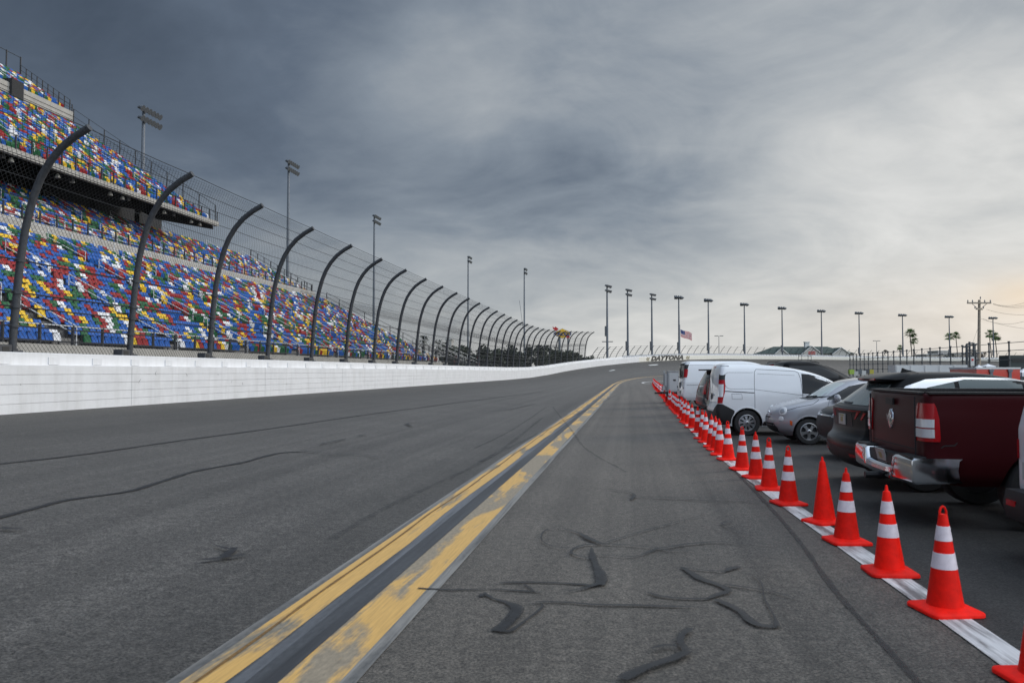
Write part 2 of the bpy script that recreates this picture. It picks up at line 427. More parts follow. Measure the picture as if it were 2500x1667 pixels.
M_yl = paint('yellow_paint_worn', YEL, (.19, .165, .125), .41, (.5, 4.0, 1), 1.0, soft=.05)
M_yr = paint('yellow_paint_patched', YEL, (.25, .205, .145), .52, (.42, 2.0, 1), 5.0, soft=.03)
M_dk = paint('sealed_joint', (.026, .026, .028), (.05, .052, .056), .5, (.2, 7, 1), 2.2, .5, .1)
M_bl = paint('scuffed_joint_edge', (.125, .13, .142), (.06, .063, .068), .48, (.25, 9, 1), 3.2, .5, .12)
M_ge = paint('faded_line_edge', (.21, .20, .185), (.09, .088, .085), .46, (.3, 8, 1), 4.2, .6, .1)
M_wh = paint('white_line_paint', (.62, .60, .60), (.17, .155, .155), .46, (.8, 7, 1), 7.0, .6, .08)
M_rub = patchy('tyre_rubber_mark', (.009, .009, .010), .75, 1.0)
M_seam = patchy('bitumen_seam', (.012, .011, .011), .9, 1.0)
sheet_s = frange(-6, 100, 1.5)+frange(102, 330, 2)
def wob(s, k): return .018*math.sin(s*.9+k)+.012*math.sin(s*2.3+k*2)
def ribbon(name, q0, q1, m, dz, ss=sheet_s, wobble=(0, 0), step=None):
    P = [[S2W(s, q0+wob(s, 1.3*wobble[0])*bool(wobble[0])+(q1+wob(s, wobble[1])*bool(wobble[1])-q0)*k/2, None)+Vector((0, 0, dz)) for k in range(3)] for s in ss]
    b = MB(); b.grid(P, flip=True); me = b.mesh(name, m)
    ul = me.uv_layers.new(name='UVMap'); fl = [(s, q0+(q1-q0)*k/2) for s in ss for k in range(3)]
    ul.data.foreach_set('uv', [c for lp in me.loops for c in fl[lp.vertex_index]])
    return struct(link(name, me))
ribbon('line_edge', -2.43, -2.36, M_ge, .006)
ribbon('yellow_line', -2.36, -2.12, M_yl, .006, wobble=(0, 2))
ribbon('joint_edge', -2.14, -2.01, M_bl, .004)
ribbon('sealed_joint', -2.02, -1.85, M_dk, .006)
ribbon('yellow_line', -1.86, -1.52, M_yr, .004)
ribbon('line_edge', -1.53, -1.44, M_ge, .006)
# raised crack filler along the left yellow line
def strip(pts, wid, m, name, dz, mi=0, b=None, conf=True):
    """flat strip on the pavement through world points"""
    own = b is None
    if own: b = MB()
    pts = [Vector(p) for p in pts]
    if isinstance(wid, (int, float)): wid = [wid]*len(pts)
    # resample
    out = []
    for k in range(len(pts)-1):
        L = (pts[k+1]-pts[k]).length; nn = max(2, min(14, int(L/.12)))
        p0 = pts[max(k-1, 0)]; p3 = pts[min(k+2, len(pts)-1)]
        for i in range(nn):
            t = i/nn; a = pts[k]; c = pts[k+1]
            p = .5*((2*a)+(c-p0)*t+(2*p0-5*a+4*c-p3)*t*t+(3*a-p0-3*c+p3)*t**3)
            out.append((p, wid[k]+(wid[k+1]-wid[k])*t))
    out.append((pts[-1], wid[-1]))
    P = []; acc = rnd.random()*50; US = []
    for i, (p, w_) in enumerate(out):
        t = out[min(i+1, len(out)-1)][0]-out[max(i-1, 0)][0]; t.z = 0
        if t.length < 1e-6: t = Vector((1, 0, 0))
        t.normalize(); nx = Vector((t.y, -t.x, 0)); row = []
        w_ *= 1+.16*math.sin(i*.9+1.3*math.sin(i*.23))
        if i: acc += (p-out[i-1][0]).length
        US += [(acc, 0), (acc, 1)]
        for k in (-1, 1):
            q = p+nx*(w_*.5*k); row.append((q.x, q.y, hgt(q.x, q.y)+dz))
        P.append(row)
    b.grid(P)
    if own or True:
        me = b.mesh(name, m); ul = me.uv_layers.new(name='UVMap'); ul.data.foreach_set('uv', [c for lp in me.loops for c in US[lp.vertex_index]])
        return struct(link(name, me))
M_crk = mat('crack_filler', (.16, .085, .02), .6, noise=(30, .5))
strip([S2W(s, -2.285+.010*math.sin(s*1.9)+.008*math.sin(s*4.7)) for s in frange(-1, 60, 1.1)], .022, M_crk, 'crack_filler', .010)
# white line under the cones
b = MB(); ys = [2]+frange(3, 104, 1.); b.grid([[(clx(y)-.125+.11*k, y-.015*k, .008) for k in range(3)] for y in ys], flip=True)
me = b.mesh('white_line', M_wh); ul = me.uv_layers.new(name='UVMap')
ul.data.foreach_set('uv', [c for lp in me.loops for c in (lambda co: (co.y, co.x-clx(co.y)))(me.vertices[lp.vertex_index].co)])
struct(link('white_line', me))
# the white line turns right at its far end
e = Vector((clx(104), 104, 0)); strip([(e.x-.1, 104, 0), (e.x-.6, 108, 0), (e.x+.6, 114, 0), (e.x+4, 121, 0), (e.x+14, 134, 0)], .32, mat('white_line_far', (.6, .58, .57), .6), 'white_line', .009)
# dark bitumen seam just left of the white line
_sm = [(1672, 1062), (1690, 1085), (1740, 1135), (1800, 1200), (1850, 1262), (1905, 1340), (1960, 1405), (2020, 1470), (2110, 1568), (2180, 1640)]
strip([G(u*1.063, v*1.063) for u, v in _sm], [.05+.04*rnd.random() for _ in _sm], patchy('soft_seam', (.018, .017, .017), .35, .85, 9), 'pavement_seam', .006)
# seams and rubber marks: traced on the pavement
def marks(name, m, lines, dz=.010):
    for ln in lines:
        pts = [G(u, v) for u, v, _ in ln]; strip(pts, [x[2]*1.2 for x in ln], m, name, dz); dz += .0007
def dsp(l, w): return [(x*1.063, y*1.063, w) for x, y in l]
marks('pavement_seam', M_seam, [
    dsp([(-10, 1067), (200, 1043), (430, 1010), (640, 982), (860, 950), (1080, 921), (1250, 899)], .085),
    dsp([(-10, 1192), (70, 1171), (150, 1150), (230, 1139), (300, 1128), (370, 1107), (440, 1085), (500, 1073), (560, 1062), (610, 1048), (650, 1040), (690, 1038)], .085)])
def r3(l, k=.72): return [(1000+x/2.476, 1150+y/2.476, w*k) for x, y, w in l]
marks('rubber_mark', M_rub, [
    r3([(50, 712, .04), (250, 722, .05), (480, 718, .03), (650, 726, .05), (800, 738, .02)]),
    r3([(540, 680, .03), (700, 676, .06), (880, 680, .06), (1050, 690, .07), (1130, 700, .06)]),
    r3([(690, 690, .02), (730, 715, .03), (760, 740, .02)]),
    r3([(430, 765, .05), (450, 745, .07), (500, 775, .05), (590, 800, .07), (650, 835, .12), (620, 890, .13), (570, 940, .14), (520, 975, .13)]),
    r3([(560, 975, .05), (620, 970, .05), (700, 910, .03), (780, 850, .03), (805, 820, .02), (780, 805, .02), (720, 812, .02)]),
    r3([(760, 798, .03), (950, 800, .04), (1120, 815, .06), (1350, 818, .06), (1560, 825, .04), (1750, 830, .02)]),
    r3([(1440, 740, .03), (1500, 760, .06), (1600, 775, .06), (1740, 780, .06), (1810, 778, .05)]),
    r3([(1800, 780, .03), (1860, 755, .08), (1930, 730, .10), (1850, 690, .09), (1760, 660, .11), (1700, 620, .10), (1640, 588, .05)]),
    r3([(1640, 588, .04), (1750, 604, .03), (1900, 614, .04), (1930, 600, .09), (1995, 585, .07)]),
    r3([(1850, 785, .06), (1930, 820, .09), (2000, 860, .10), (2050, 910, .09), (2120, 945, .08), (2220, 950, .08)]),
    r3([(2220, 950, .06), (2210, 900, .02), (2170, 830, .02), (2140, 760, .015), (2130, 690, .015), (2080, 640, .015), (1990, 622, .02)]),
    r3([(1900, 695, .06), (2050, 715, .03), (2200, 740, .03), (2330, 780, .02)]),
    r3([(1100, 470, .02), (1110, 540, .10), (1140, 600, .12), (1160, 650, .13), (1150, 700, .12)]),
    r3([(1150, 690, .08), (1080, 710, .06), (1020, 725, .04), (960, 738, .02)]),
    r3([(960, 475, .02), (870, 465, .02), (800, 430, .02), (810, 375, .02), (870, 352, .02), (960, 362, .02), (1030, 385, .06), (1080, 415, .10), (1150, 445, .06)]),
    r3([(1180, 450, .04), (1060, 455, .05), (990, 480, .04), (980, 510, .04), (1050, 530, .03), (1100, 540, .02)]),
    r3([(1120, 510, .02), (1250, 525, .025), (1360, 525, .03), (1430, 505, .03), (1500, 478, .05), (1560, 490, .04), (1700, 490, .02)]),
    r3([(1150, 448, .04), (1350, 460, .03), (1520, 475, .05), (1650, 455, .05), (1850, 438, .04), (2050, 448, .02), (2270, 457, .015)]),
    r3([(1190, 440, .02), (1400, 375, .025), (1600, 320, .02), (1770, 275, .015)]),
    r3([(1115, 112, .02), (1230, 120, .03), (1330, 135, .04), (1360, 155, .06), (1340, 180, .05)]),
    r3([(1280, 165, .02), (1400, 163, .04), (1600, 172, .03), (1800, 187, .03), (2080, 192, .02), (2140, 185, .02)]),
    r3([(1950, 312, .02), (1885, 325, .03), (1930, 350, .02), (2010, 390, .01)]),
    r3([(1700, 970, .07), (1650, 1005, .06), (1640, 1060, .08), (1680, 1105, .09)]), r3([(1690, 1110, .07), (1600, 1150, .09), (1480, 1190, .10), (1380, 1230, .11), (1280, 1280, .10)]),
    r3([(1460, 1095, .03), (1540, 1075, .05), (1620, 1080, .06)]),
    r3([(2270, 990, .02), (2340, 1000, .03), (2420, 1005, .02)]) if False else r3([(1050, 925, .02), (1070, 930, .02)]),
    [(494, 1373, .05), (545, 1368, .05), (598, 1360, .05)], [(520, 1335, .01), (555, 1346, .05), (575, 1343, .06), (560, 1356, .08), (545, 1366, .06)],
    [(0, 1295, .07), (34, 1297, .05), (60, 1298, .01)],
    dsp([(690, 1037), (760, 1045), (815, 1046), (872, 1053)], .045), dsp([(735, 1022), (770, 1015), (795, 1010)], .05), dsp([(820, 1003), (842, 1000)], .07),
    dsp([(865, 1036), (920, 1037), (965, 1040)], .03), dsp([(930, 975), (945, 981), (938, 973), (985, 970)], .05), dsp([(1085, 942), (1150, 944), (1230, 928)], .05),
    [(1600, 1218, .02), (1740, 1222, .03), (1830, 1226, .015)],
])
# faint wide rubber arcs across the lines
M_rub2 = patchy('rubber_film', (.028, .028, .029), .0, .38, 8)
marks('rubber_film', M_rub2, [dsp([(1270, 935), (1310, 985), (1345, 1030), (1440, 1085)], .06), dsp([(1255, 935), (1180, 985), (1090, 1030)], .06), dsp([(760, 1240), (920, 1150), (1080, 1075), (1170, 1020), (1245, 960)], .10), dsp([(1100, 1062), (1230, 1000), (1330, 950), (1420, 905)], .10)], .009)
# white lane dashes on the banking
marks('lane_dash', mat('dash_paint', (.6, .6, .58), .6), [[(1488, 905.5, .30), (1501, 903, .30)], [(1585, 891.8, .45), (1606, 890, .45)]], .03)
# ------------------------------------------------------------------ outer wall
M_wall = mat('white_wall_paint', (.65, .65, .66), .55, noise=(1.3, .07), bump=(9, .25))
def add_scuffs(m):
    t = m.node_tree; n = t.nodes; l = t.links; p = n['Principled BSDF']
    src = p.inputs['Base Color'].links[0].from_socket
    tc = n.new('ShaderNodeTexCoord'); mp = n.new('ShaderNodeMapping'); mp.inputs['Scale'].default_value = (1.2, .35, 3.5); l.new(tc.outputs['Object'], mp.inputs[0])
    q = n.new('ShaderNodeTexNoise'); q.inputs['Scale'].default_value = 2.2; q.inputs['Detail'].default_value = 7; q.inputs['Roughness'].default_value = .72; l.new(mp.outputs[0], q.inputs['Vector'])
    r = n.new('ShaderNodeMapRange'); r.inputs[1].default_value = .64; r.inputs[2].default_value = .76; r.inputs[3].default_value = 0; r.inputs[4].default_value = .35; l.new(q.outputs[0], r.inputs[0])
    mx = n.new('ShaderNodeMix'); mx.data_type = 'RGBA'; l.new(r.outputs[0], mx.inputs[0]); l.new(src, mx.inputs[6]); mx.inputs[7].default_value = (.30, .29, .28, 1)
    mp2 = n.new('ShaderNodeMapping'); mp2.inputs['Scale'].default_value = (2.2, 2.2, .22); l.new(tc.outputs['Object'], mp2.inputs[0])
    q2 = n.new('ShaderNodeTexNoise'); q2.inputs['Scale'].default_value = 1.6; q2.inputs['Detail'].default_value = 6; q2.inputs['Roughness'].default_value = .7; l.new(mp2.outputs[0], q2.inputs['Vector'])
    r2 = n.new('ShaderNodeMapRange'); r2.inputs[1].default_value = .48; r2.inputs[2].default_value = .78; r2.inputs[3].default_value = 0; r2.inputs[4].default_value = .42; l.new(q2.outputs[0], r2.inputs[0])
    mx2 = n.new('ShaderNodeMix'); mx2.data_type = 'RGBA'; l.new(r2.outputs[0], mx2.inputs[0]); l.new(mx.outputs[2], mx2.inputs[6]); mx2.inputs[7].default_value = (.43, .42, .40, 1)
    l.new(mx2.outputs[2], p.inputs['Base Color'])
add_scuffs(M_wall)
prof = [(0, -.15)]
for k in range(5):
    z0 = .245*k; prof += [(0, z0+.008), (.0, z0+.238), (-.02, z0+.241)] if k else [(0, .238), (-.02, .241)]
    if k < 4: prof += [(-.02, z0+.252)]
prof = prof[:-1]+[(-.02, 1.225), (-.24, 1.228), (-.25, 1.25), (-.25, 1.54), (-.27, 1.56), (-.62, 1.56), (-.64, 1.54), (-.64, -.8)]
ssw = frange(-30, 100, 4)+frange(103, 740, 3)
b = MB(); b.grid([[S2W(s, QW+dq, lerp_tab(s, ZB)+z) for dq, z in prof] for s in ssw], flip=True)
wall = thing('racetrack_wall', 'long white concrete and steel wall along the outer edge of the track', 'wall', S2W(0, QW-.3))
def toloc(o, root):
    o.parent = root; o.matrix_parent_inverse = Matrix.Translation(-root.location)
    return o
def part(b, name, m, root, smooth=None):
    """a part modelled in world coordinates, stored relative to its thing"""
    off = root.location
    b.v = [(v[0]-off[0], v[1]-off[1], v[2]-off[2]) for v in b.v]
    return b.obj(name, m, root, smooth)
part(b, 'barrier_face', M_wall, wall, 25)
M_wall2 = mat('cream_wall_paint', (.64, .615, .55), .6, noise=(1.3, .08))
ss2 = [s for s in frange(s_at_u(1560), 740, 4)]
b = MB(); b.grid([[S2W(s, QW+dq, lerp_tab(s, ZB)+z) for dq, z in ((.004, .0), (.02, .02), (.02, 1.20), (.004, 1.22))] for s in ss2], flip=True); part(b, 'painted_panel', M_wall2, wall)
bb0 = None
for k in range(60):
    s = 8+k*1.55*(1+k*.01); p = S2W(s, QW-.236, lerp_tab(s, ZB)+1.35)
    if bb0 is None:
        b = MB(); b.box((0, 0, 0), (.03, .40, .20)); me = b.mesh('spacer_block', M_wall)
        bb0 = me
    o = link('spacer_block', bb0, wall, p-wall.location); o.rotation_euler = (0, 0, -PHI)
# vertical joints and dark scuffs on the wall
M_scuff = mat('black_scuff', (.16, .155, .15), .7, noise=(20, .5))
for k in range(7):
    s = 4.5+k*9.1; b = MB(); zb = lerp_tab(s, ZB)
    b.box((0, 0, 0), (.006, .014, 1.2)); o = b.obj('panel_joint', mat('panel_joint', (.42, .42, .42), .8), wall); o.location = S2W(s, QW+.002, zb+.62)-wall.location; o.rotation_euler = (0, 0, -PHI)
r_ = random.Random(3)
for k in range(34):
    s = r_.uniform(13, 80); z = r_.uniform(.1, 1.15); L = r_.uniform(.05, .26); b = MB(); P = []; cv = r_.uniform(-.7, .7); tl_ = r_.uniform(-1.2, 1.2)
    for i in range(7):
        t = i/6-.5; zz = z+L*.6*t; ss_ = s+L*cv*t*t*2+L*tl_*t; wd = .010*(1-abs(t)*1.7)+.003
        P.append([S2W(ss_-wd, QW+.006, lerp_tab(s, ZB)+zz), S2W(ss_+wd, QW+.006, lerp_tab(s, ZB)+zz)])
    b.grid(P); part(b, 'scuff_mark', M_scuff, wall)
# wall lettering in the turn
def text_mesh(s, size=1., shear=0., extrude=.02, bold=.0, space=1.):
    cu = bpy.data.curves.new('t', 'FONT'); cu.body = s; cu.size = size; cu.extrude = extrude; cu.shear = shear; cu.offset = bold; cu.space_character = space
    cu.resolution_u = 2; cu.align_x = 'LEFT'
    o = bpy.data.objects.new('t', cu); C.objects.link(o); bpy.context.view_layer.update()
    me = bpy.data.meshes.new_from_object(o.evaluated_get(bpy.context.evaluated_depsgraph_get()))
    bpy.data.objects.remove(o); bpy.data.curves.remove(cu); return me
def text_bounds(me):
    xs = [v.co.x for v in me.vertices]; ys_ = [v.co.y for v in me.vertices]; return min(xs), max(xs), min(ys_), max(ys_)
M_blk = mat('black_lettering', (.012, .012, .012), .5)
sA, sB = s_at_u(1588), s_at_u(1668)
me = text_mesh('DAYTONA', 1, .36, .0, .085, 1.08); x0, x1, y0, y1 = text_bounds(me)
for v in me.vertices:
    s = sA+(v.co.x-x0)/(x1-x0)*(sB-sA); p = S2W(s, QW+.04+v.co.z, lerp_tab(s, ZB)+.04+(v.co.y-y0)/(y1-y0)*1.42)-wall.location; v.co = p
me.materials.append(M_blk); link('wall_lettering', me, wall)
for u0, u1, fl in ((1577, 1586, 1), (1674, 1684, 1)):
    a, c = s_at_u(u0), s_at_u(u1); b = MB(); b2 = MB()
    for i in range(4):
        for j in range(3):
            (b if (i+j) % 2 else b2).poly([S2W(a+(c-a)*(i+di+.6*(j+dj)/3*1.5)/5, QW+.05, lerp_tab(a, ZB)+.2+.95*(j+dj)/3) for di, dj in ((0, 0), (1, 0), (1, 1), (0, 1))])
    part(b, 'checker_emblem', M_blk, wall); part(b2, 'checker_emblem', mat('emblem_gold', (.55, .50, .36), .6), wall)

# ------------------------------------------------------------------ catch fence
M_post = mat('dark_fence_steel', (.050, .053, .060), .5, .25, noise=(14, .3), bump=(60, .3), rvar=.1)
M_cab = mat('steel_cable', (.030, .031, .034), .5, .5)
M_link = mat('chain_link_wire', (.045, .048, .053), .5, .5)
FP = [(0, 0), (.05, .9), (.11, 1.7), (.20, 2.6), (.33, 3.4), (.52, 4.1), (.78, 4.72), (1.14, 5.22), (1.56, 5.56), (2.08, 5.84)]   # inward, up
def fprof(l):
    tot = 0
    for (a, b_), (c, d) in zip(FP, FP[1:]):
        L = math.hypot(c-a, d-b_)
        if tot+L >= l or (c, d) == FP[-1]:
            t = (l-tot)/L; return a+(c-a)*t, b_+(d-b_)*t
        tot += L
FL = sum(math.hypot(c-a, d-b_) for (a, b_), (c, d) in zip(FP, FP[1:]))
FQ = QW-.52
def fpt(s, l, dq=0.):
    i, z = fprof(l); return S2W(s, FQ+i+dq, lerp_tab(s, ZB)+1.50+z)
fence = thing('catch_fence', 'tall black catch fence with inward curved posts on top of the white wall', 'fence', S2W(15, FQ, 2.1))
PS = 4.87; S1 = 18.45
SEND = s_at_u(1440, 3)
posts = [S1+PS*k for k in range(-4, 60) if S1+PS*k < SEND]
for s in posts:
    far = s > 110
    b = MB(); ls = [FL*i/14 for i in range(15)]
    b.tube([fpt(s, l) for l in ls], .096, 8 if far else 14)
    po = part(b, 'fence_post', M_post, fence, 40)
    if s < 100:
        for l in (.12, .75, 1.25, 1.62, 2.45): b = MB(); b.tube([fpt(s, l-.04), fpt(s, l+.04)], .135, 10); part(b, 'cable_clamp', M_post, fence, 40).parent = po
    if s < 140:
        b = MB(); p = fpt(s-.38, .0)+Vector((0, 0, .12)); Mr = Matrix.Rotation(-PHI, 3, 'Z')
        b.box(p, (.30, .40, .26), M=Mr); b.box(p+HX*.0+NX*.152, (.01, .22, .16), M=Mr, mi=1); b.box(fpt(s, 0)+Vector((0, 0, .05)), (.36, .34, .12), M=Mr)
        part(b, 'post_bracket', [M_post, M_blk], fence).parent = po
for l, r in ((.42, .013), (.75, .02), (1.25, .02), (1.62, .02), (2.45, .02), (3.1, .010), (3.55, .010), (4.05, .010), (4.55, .010), (5.05, .010), (5.5, .010), (5.95, .010), (FL-.06, .012)):
    b = MB(); ss_ = []
    for k, s in enumerate(posts[:-1]): ss_ += [s+PS*i/3 for i in range(3)]
    b.tube([fpt(s, l, .02)-Vector((0, 0, .015*(i % 3 > 0))) for i, s in enumerate(ss_)], r, 5); part(b, 'fence_cable', M_cab, fence)
def chain_link(s0, s1, l0, l1, st, rad, root, name, ph=0):
    nc = int((s1-s0)/st); nr = int((l1-l0)/st)+1
    pts = np.zeros((nc+2, nr, 3)); nrm = np.zeros((nc+2, nr, 3))
    pf = [fprof(l0+st*j) for j in range(nr)]; pf2 = [fprof(min(FL, l0+st*j+.05)) for j in range(nr)]
    for i in range(nc+2):
        s = s0+st*i
        for j in range(nr):
            p = S2W(s, FQ+pf[j][0]-.10, lerp_tab(s, ZB)+1.50+pf[j][1]); pts[i, j] = p
    pts -= np.array(root.location)
    hx = np.array(HX); offs = [hx*rad, -hx*rad*.5+np.array([.6, 0, .6])*rad, -hx*rad*.5-np.array([.6, 0, .6])*rad]
    js = np.arange(nr); V = []; 
    for c in range(nc):
        idx = c+((js+c) % 2); V.append(pts[idx, js])
    V = np.array(V)                                   # nc, nr, 3
    V3 = np.stack([V+o for o in offs], 2).reshape(-1, 3)
    base = (np.arange(nc)[:, None]*nr+np.arange(nr-1)[None, :]).reshape(-1)*3
    Fs = np.concatenate([np.stack([base+k, base+(k+1) % 3, base+3+(k+1) % 3, base+3+k], 1) for k in range(3)])
    me = bpy.data.meshes.new(name); nv, nf = len(V3), len(Fs)
    me.vertices.add(nv); me.vertices.foreach_set('co', V3.astype(np.float32).ravel())
    me.loops.add(nf*4); me.loops.foreach_set('vertex_index', Fs.astype(np.int32).ravel())
    me.polygons.add(nf); me.polygons.foreach_set('loop_start', np.arange(0, nf*4, 4, dtype=np.int32)); me.update(calc_edges=True)
    me.materials.append(M_link); return link(name, me, root)
chain_link(2, 72, -.12, FL-.02, .075, .0062, fence, 'chain_link_mesh')
chain_link(72, SEND-1, -.12, FL-.02, .15, .010, fence, 'chain_link_mesh')
chain_link(36, 72, 2.95, 3.5, .075, .0065, fence, 'chain_link_mesh', 1)
chain_link(72, SEND-1, 2.95, 3.5, .12, .010, fence, 'chain_link_mesh', 1)
# fence round the banked turn
tf = thing('catch_fence', 'low steel cable fence of leaning posts round the banked turn', 'fence', S2W(205, FQ, 4))
tp = frange(SEND+2, 640, 5.2)
M_tpost = mat('turn_fence_steel', (.10, .105, .11), .5, .4)
def tpt(s, h):
    i = .28*h+.13*h*h; return S2W(s, QW-.45+i, lerp_tab(s, ZB)+1.4+h)
for s in tp:
    b = MB(); b.tube([tpt(s, 2.75*i/6) for i in range(7)], .07, 6); part(b, 'fence_post', M_tpost, tf, 40)
for h in (.55, 1.1, 1.65, 2.2, 2.7):
    b = MB(); b.tube([tpt(s, h) for s in tp], .024, 4); part(b, 'fence_cable', M_tpost, tf)
b = MB()
for k in range(220): s = 196+2*k; b.box(S2W(s, QW-.2, lerp_tab(s, ZB)+1.66), (.7, .7, .22))
part(b, 'wall_cap_block', M_wall, wall)

# ------------------------------------------------------------------ grandstand
M_conc = mat('stand_concrete', (.36, .34, .31), .85, noise=(1.2, .14), bump=(12, .3))
M_step = mat('tread_concrete', (.20, .19, .18), .9, noise=(2, .2))
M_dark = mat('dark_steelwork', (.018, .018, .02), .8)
M_rail = mat('black_rail_paint', (.035, .037, .042), .5, .2)
M_wrail = mat('galvanised_handrail', (.58, .58, .58), .4)
def W(s, q, z): p = HX*s+NX*q; return Vector((p.x, p.y, z))
gs = thing('grandstand', 'three tier open grandstand filled with red blue green yellow seats behind the fence', 'grandstand', W(30, -30, 0))
TIERS = {  # q of front edge, z of first tread, rows, tread, rise, s from, s to, first aisle, aisle gap
    'lower': (-24.7, 2.73, 20, .80, .41, -14, 102.5, -8.1, 8.2),
    'middle': (-42.9, 12.0, 11, .80, .455, -4, 102.5, -.3, 9.1),
    'upper': (-45.6, 18.15, 22, .80, .53, 4, 82, 1.6, 9.1),
    'top': (-63.7, 31.5, 8, .80, .55, 20, 82, 28.8, 9.1)}
seats = []
for tn, (q0, z0, n, tr, ri, sa, sb, a0, ag) in TIERS.items():
    prof = [(q0+.02, z0-.5)]
    for k in range(n): prof += [(q0-tr*k, z0+ri*k), (q0-tr*(k+1), z0+ri*k)]
    prof.append((q0-tr*n, z0+ri*n-1.2))
    b = MB(); b.grid([[W(s, q, z) for q, z in prof] for s in (sa, sb)], flip=True)
    for s in (sa, sb): b.poly([W(s, q, z) for q, z in prof])
    part(b, 'seating_tier', M_step, gs)
    ais = []; a = a0
    while a < sb: ais.append(a); a += ag
    skipf = 2 if tn == 'upper' else 0
    for k in range(n):
        s = sa+.4; 
        while s < sb-.3:
            if all(abs(s-x) > .62 for x in ais): seats.append((tn, k, s, q0-tr*k-.50, z0+ri*k))
            s += .50
    for ai, s in enumerate(ais):
        segs = {'lower': ((0, 4), (5, 9), (10, 14), (15, 19)), 'middle': ((0, 4), (6, 11)), 'upper': ((1, 6), (8, 13), (15, 20)), 'top': ((1, 6),)}[tn]
        for j, (k0, k1) in enumerate(segs):
            pA = (s+.12*(j % 2), q0-tr*k0-.3, z0+ri*k0); pB = (s+.12*(j % 2), q0-tr*(k1-.4)-.3, z0+ri*(k1-.4)); b = MB()
            for h in (.95, .55):
                A, B = W(pA[0], pA[1], pA[2]+h), W(pB[0], pB[1], pB[2]+h); b.tube([A, B], .026, 5)
            for p in (pA, pB): b.tube([W(*p), W(p[0], p[1], p[2]+.95)], .024, 5)
            part(b, 'handrail', M_wrail, gs)
def slab(pts, s0, s1, m, name):
    b = MB(); b.prism(pts, lambda q, z: W(s0, q, z), lambda q, z: W(s1, q, z)); o = part(b, name, m, gs); fixnorm(o.data); return o
slab([(-24.3, 1.9), (-24.3, 2.78), (-24.68, 2.78), (-24.68, 1.9)], -14, 104, M_conc, 'front_kerb')
slab([(-23.9, .2), (-23.9, 1.95), (-26, 1.95), (-26, .2)], -14, 140, M_conc, 'front_apron')
slab([(-40.72, 10.2), (-40.72, 10.95), (-42.4, 10.95), (-42.4, 10.2)], -10, 102.5, M_conc, 'walkway')
slab([(-42.42, 10.3), (-42.42, 12.35), (-42.86, 12.35), (-42.86, 10.3)], -10, 102.5, M_conc, 'parapet_wall')
slab([(-45.2, 17.68), (-45.2, 18.15), (-45.58, 18.15), (-45.58, 17.68)], 4, 82, M_conc, 'fascia')
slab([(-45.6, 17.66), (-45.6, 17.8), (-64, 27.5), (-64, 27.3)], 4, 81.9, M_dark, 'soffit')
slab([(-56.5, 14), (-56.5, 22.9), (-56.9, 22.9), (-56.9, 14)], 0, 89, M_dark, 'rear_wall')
slab([(-63.22, 29.4), (-63.22, 31.35), (-63.68, 31.35), (-63.68, 29.4)], 4, 82, M_conc, 'suite_wall')
for k in range(3): slab([(-63.18, 29.9+.45*k), (-63.18, 29.93+.45*k), (-63.22, 29.93+.45*k), (-63.22, 29.9+.45*k)], 4, 82, M_dark, 'wall_groove')
slab([(-63.7, 24), (-63.7, 31), (-70, 36), (-70, 24)], 4, 81.8, M_conc, 'tower_base')
for s in frange(7.4, 81.4, 7.4):
    slab([(-45.7, 17.3), (-45.7, 17.66), (-60, 25.0), (-60, 22.6), (-56, 20.4), (-52.4, 18.6)], s, s+.35, M_dark, 'raker_beam')
    slab([(-54.4, 8), (-54.4, 20.2), (-55, 20.2), (-55, 8)], s, s+.6, M_dark, 'column')
M_lampc = mat('soffit_lamp_shell', (.35, .34, .31), .5)
for k in range(14):
    s = 38+k*3.3+(k % 2)*-1.6; b = MB(); b.lathe([(.05, .25), (.16, .1), (.22, -.12), (.02, -.1)], 10, Matrix.Translation(W(s, -45.9, 17.4))); part(b, 'floodlight', M_lampc, gs, 40)
def rail(s0, s1, q, z, h=.95, gap=2., mats=M_rail, bars=2, rr=.022, pr=.035):
    b = MB(); n_ = max(1, int((s1-s0)/gap))
    for i in range(n_+1):
        s = s0+(s1-s0)*i/n_; b.box(W(s, q, z+h/2), (pr*2, pr*2, h))
    for k in range(bars): hh = h*(1-.45*k); b.tube([W(s0, q, z+hh), W(s1, q, z+hh)], rr, 5)
    return part(b, 'guard_rail', mats, gs)
rail(12, 138, -24.5, 2.0, 1.65, 2.0, pr=.05); rail(12, 104, -24.48, 2.9, .72, 4, M_wrail, 1, .025, .01)
rail(14, 102, -40.9, 10.9, .9, 2.4, M_wrail); rail(14, 102, -42.6, 12.2, 1.15, 1.7, pr=.05); rail(4, 82, -45.4, 18.15, 1.1, 1.6, pr=.05)
rail(40, 82, -63.45, 31.3, .95, 2.2, pr=.05); rail(14, 100, -43.3, 12.3, .9, 3.1, M_wrail)
def rail_slope(s, q0, z0, q1, z1, h=1.1, n=10):
    b = MB()
    for i in range(n+1):
        t = i/n; b.box(W(s, q0+(q1-q0)*t, z0+(z1-z0)*t+h/2), (.09, .09, h))
    for hh in (h, h*.55): b.tube([W(s, q0, z0+hh), W(s, q1, z1+hh)], .03, 5)
    part(b, 'guard_rail', M_rail, gs)
for tn, (q0, z0, n, tr, ri, sa, sb, a0, ag) in TIERS.items():
    rail_slope(sb-.05, q0, z0, q0-tr*n, z0+ri*n, 1.9 if tn == 'upper' else 1.3, 9)
b = MB()       # top rear rail of the highest tier
for i in range(19): b.box(W(44+38*i/18, -70.2, 36.9), (.12, .12, 2.6))
b.tube([W(44, -70.2, 38.1), W(82, -70.2, 38.1)], .04, 5); part(b, 'guard_rail', M_rail, gs)
slab([(-62.9, 29.2), (-62.9, 31.8), (-64, 31.8), (-64, 29.2)], 72.4, 74.0, M_dark, 'vomitory')
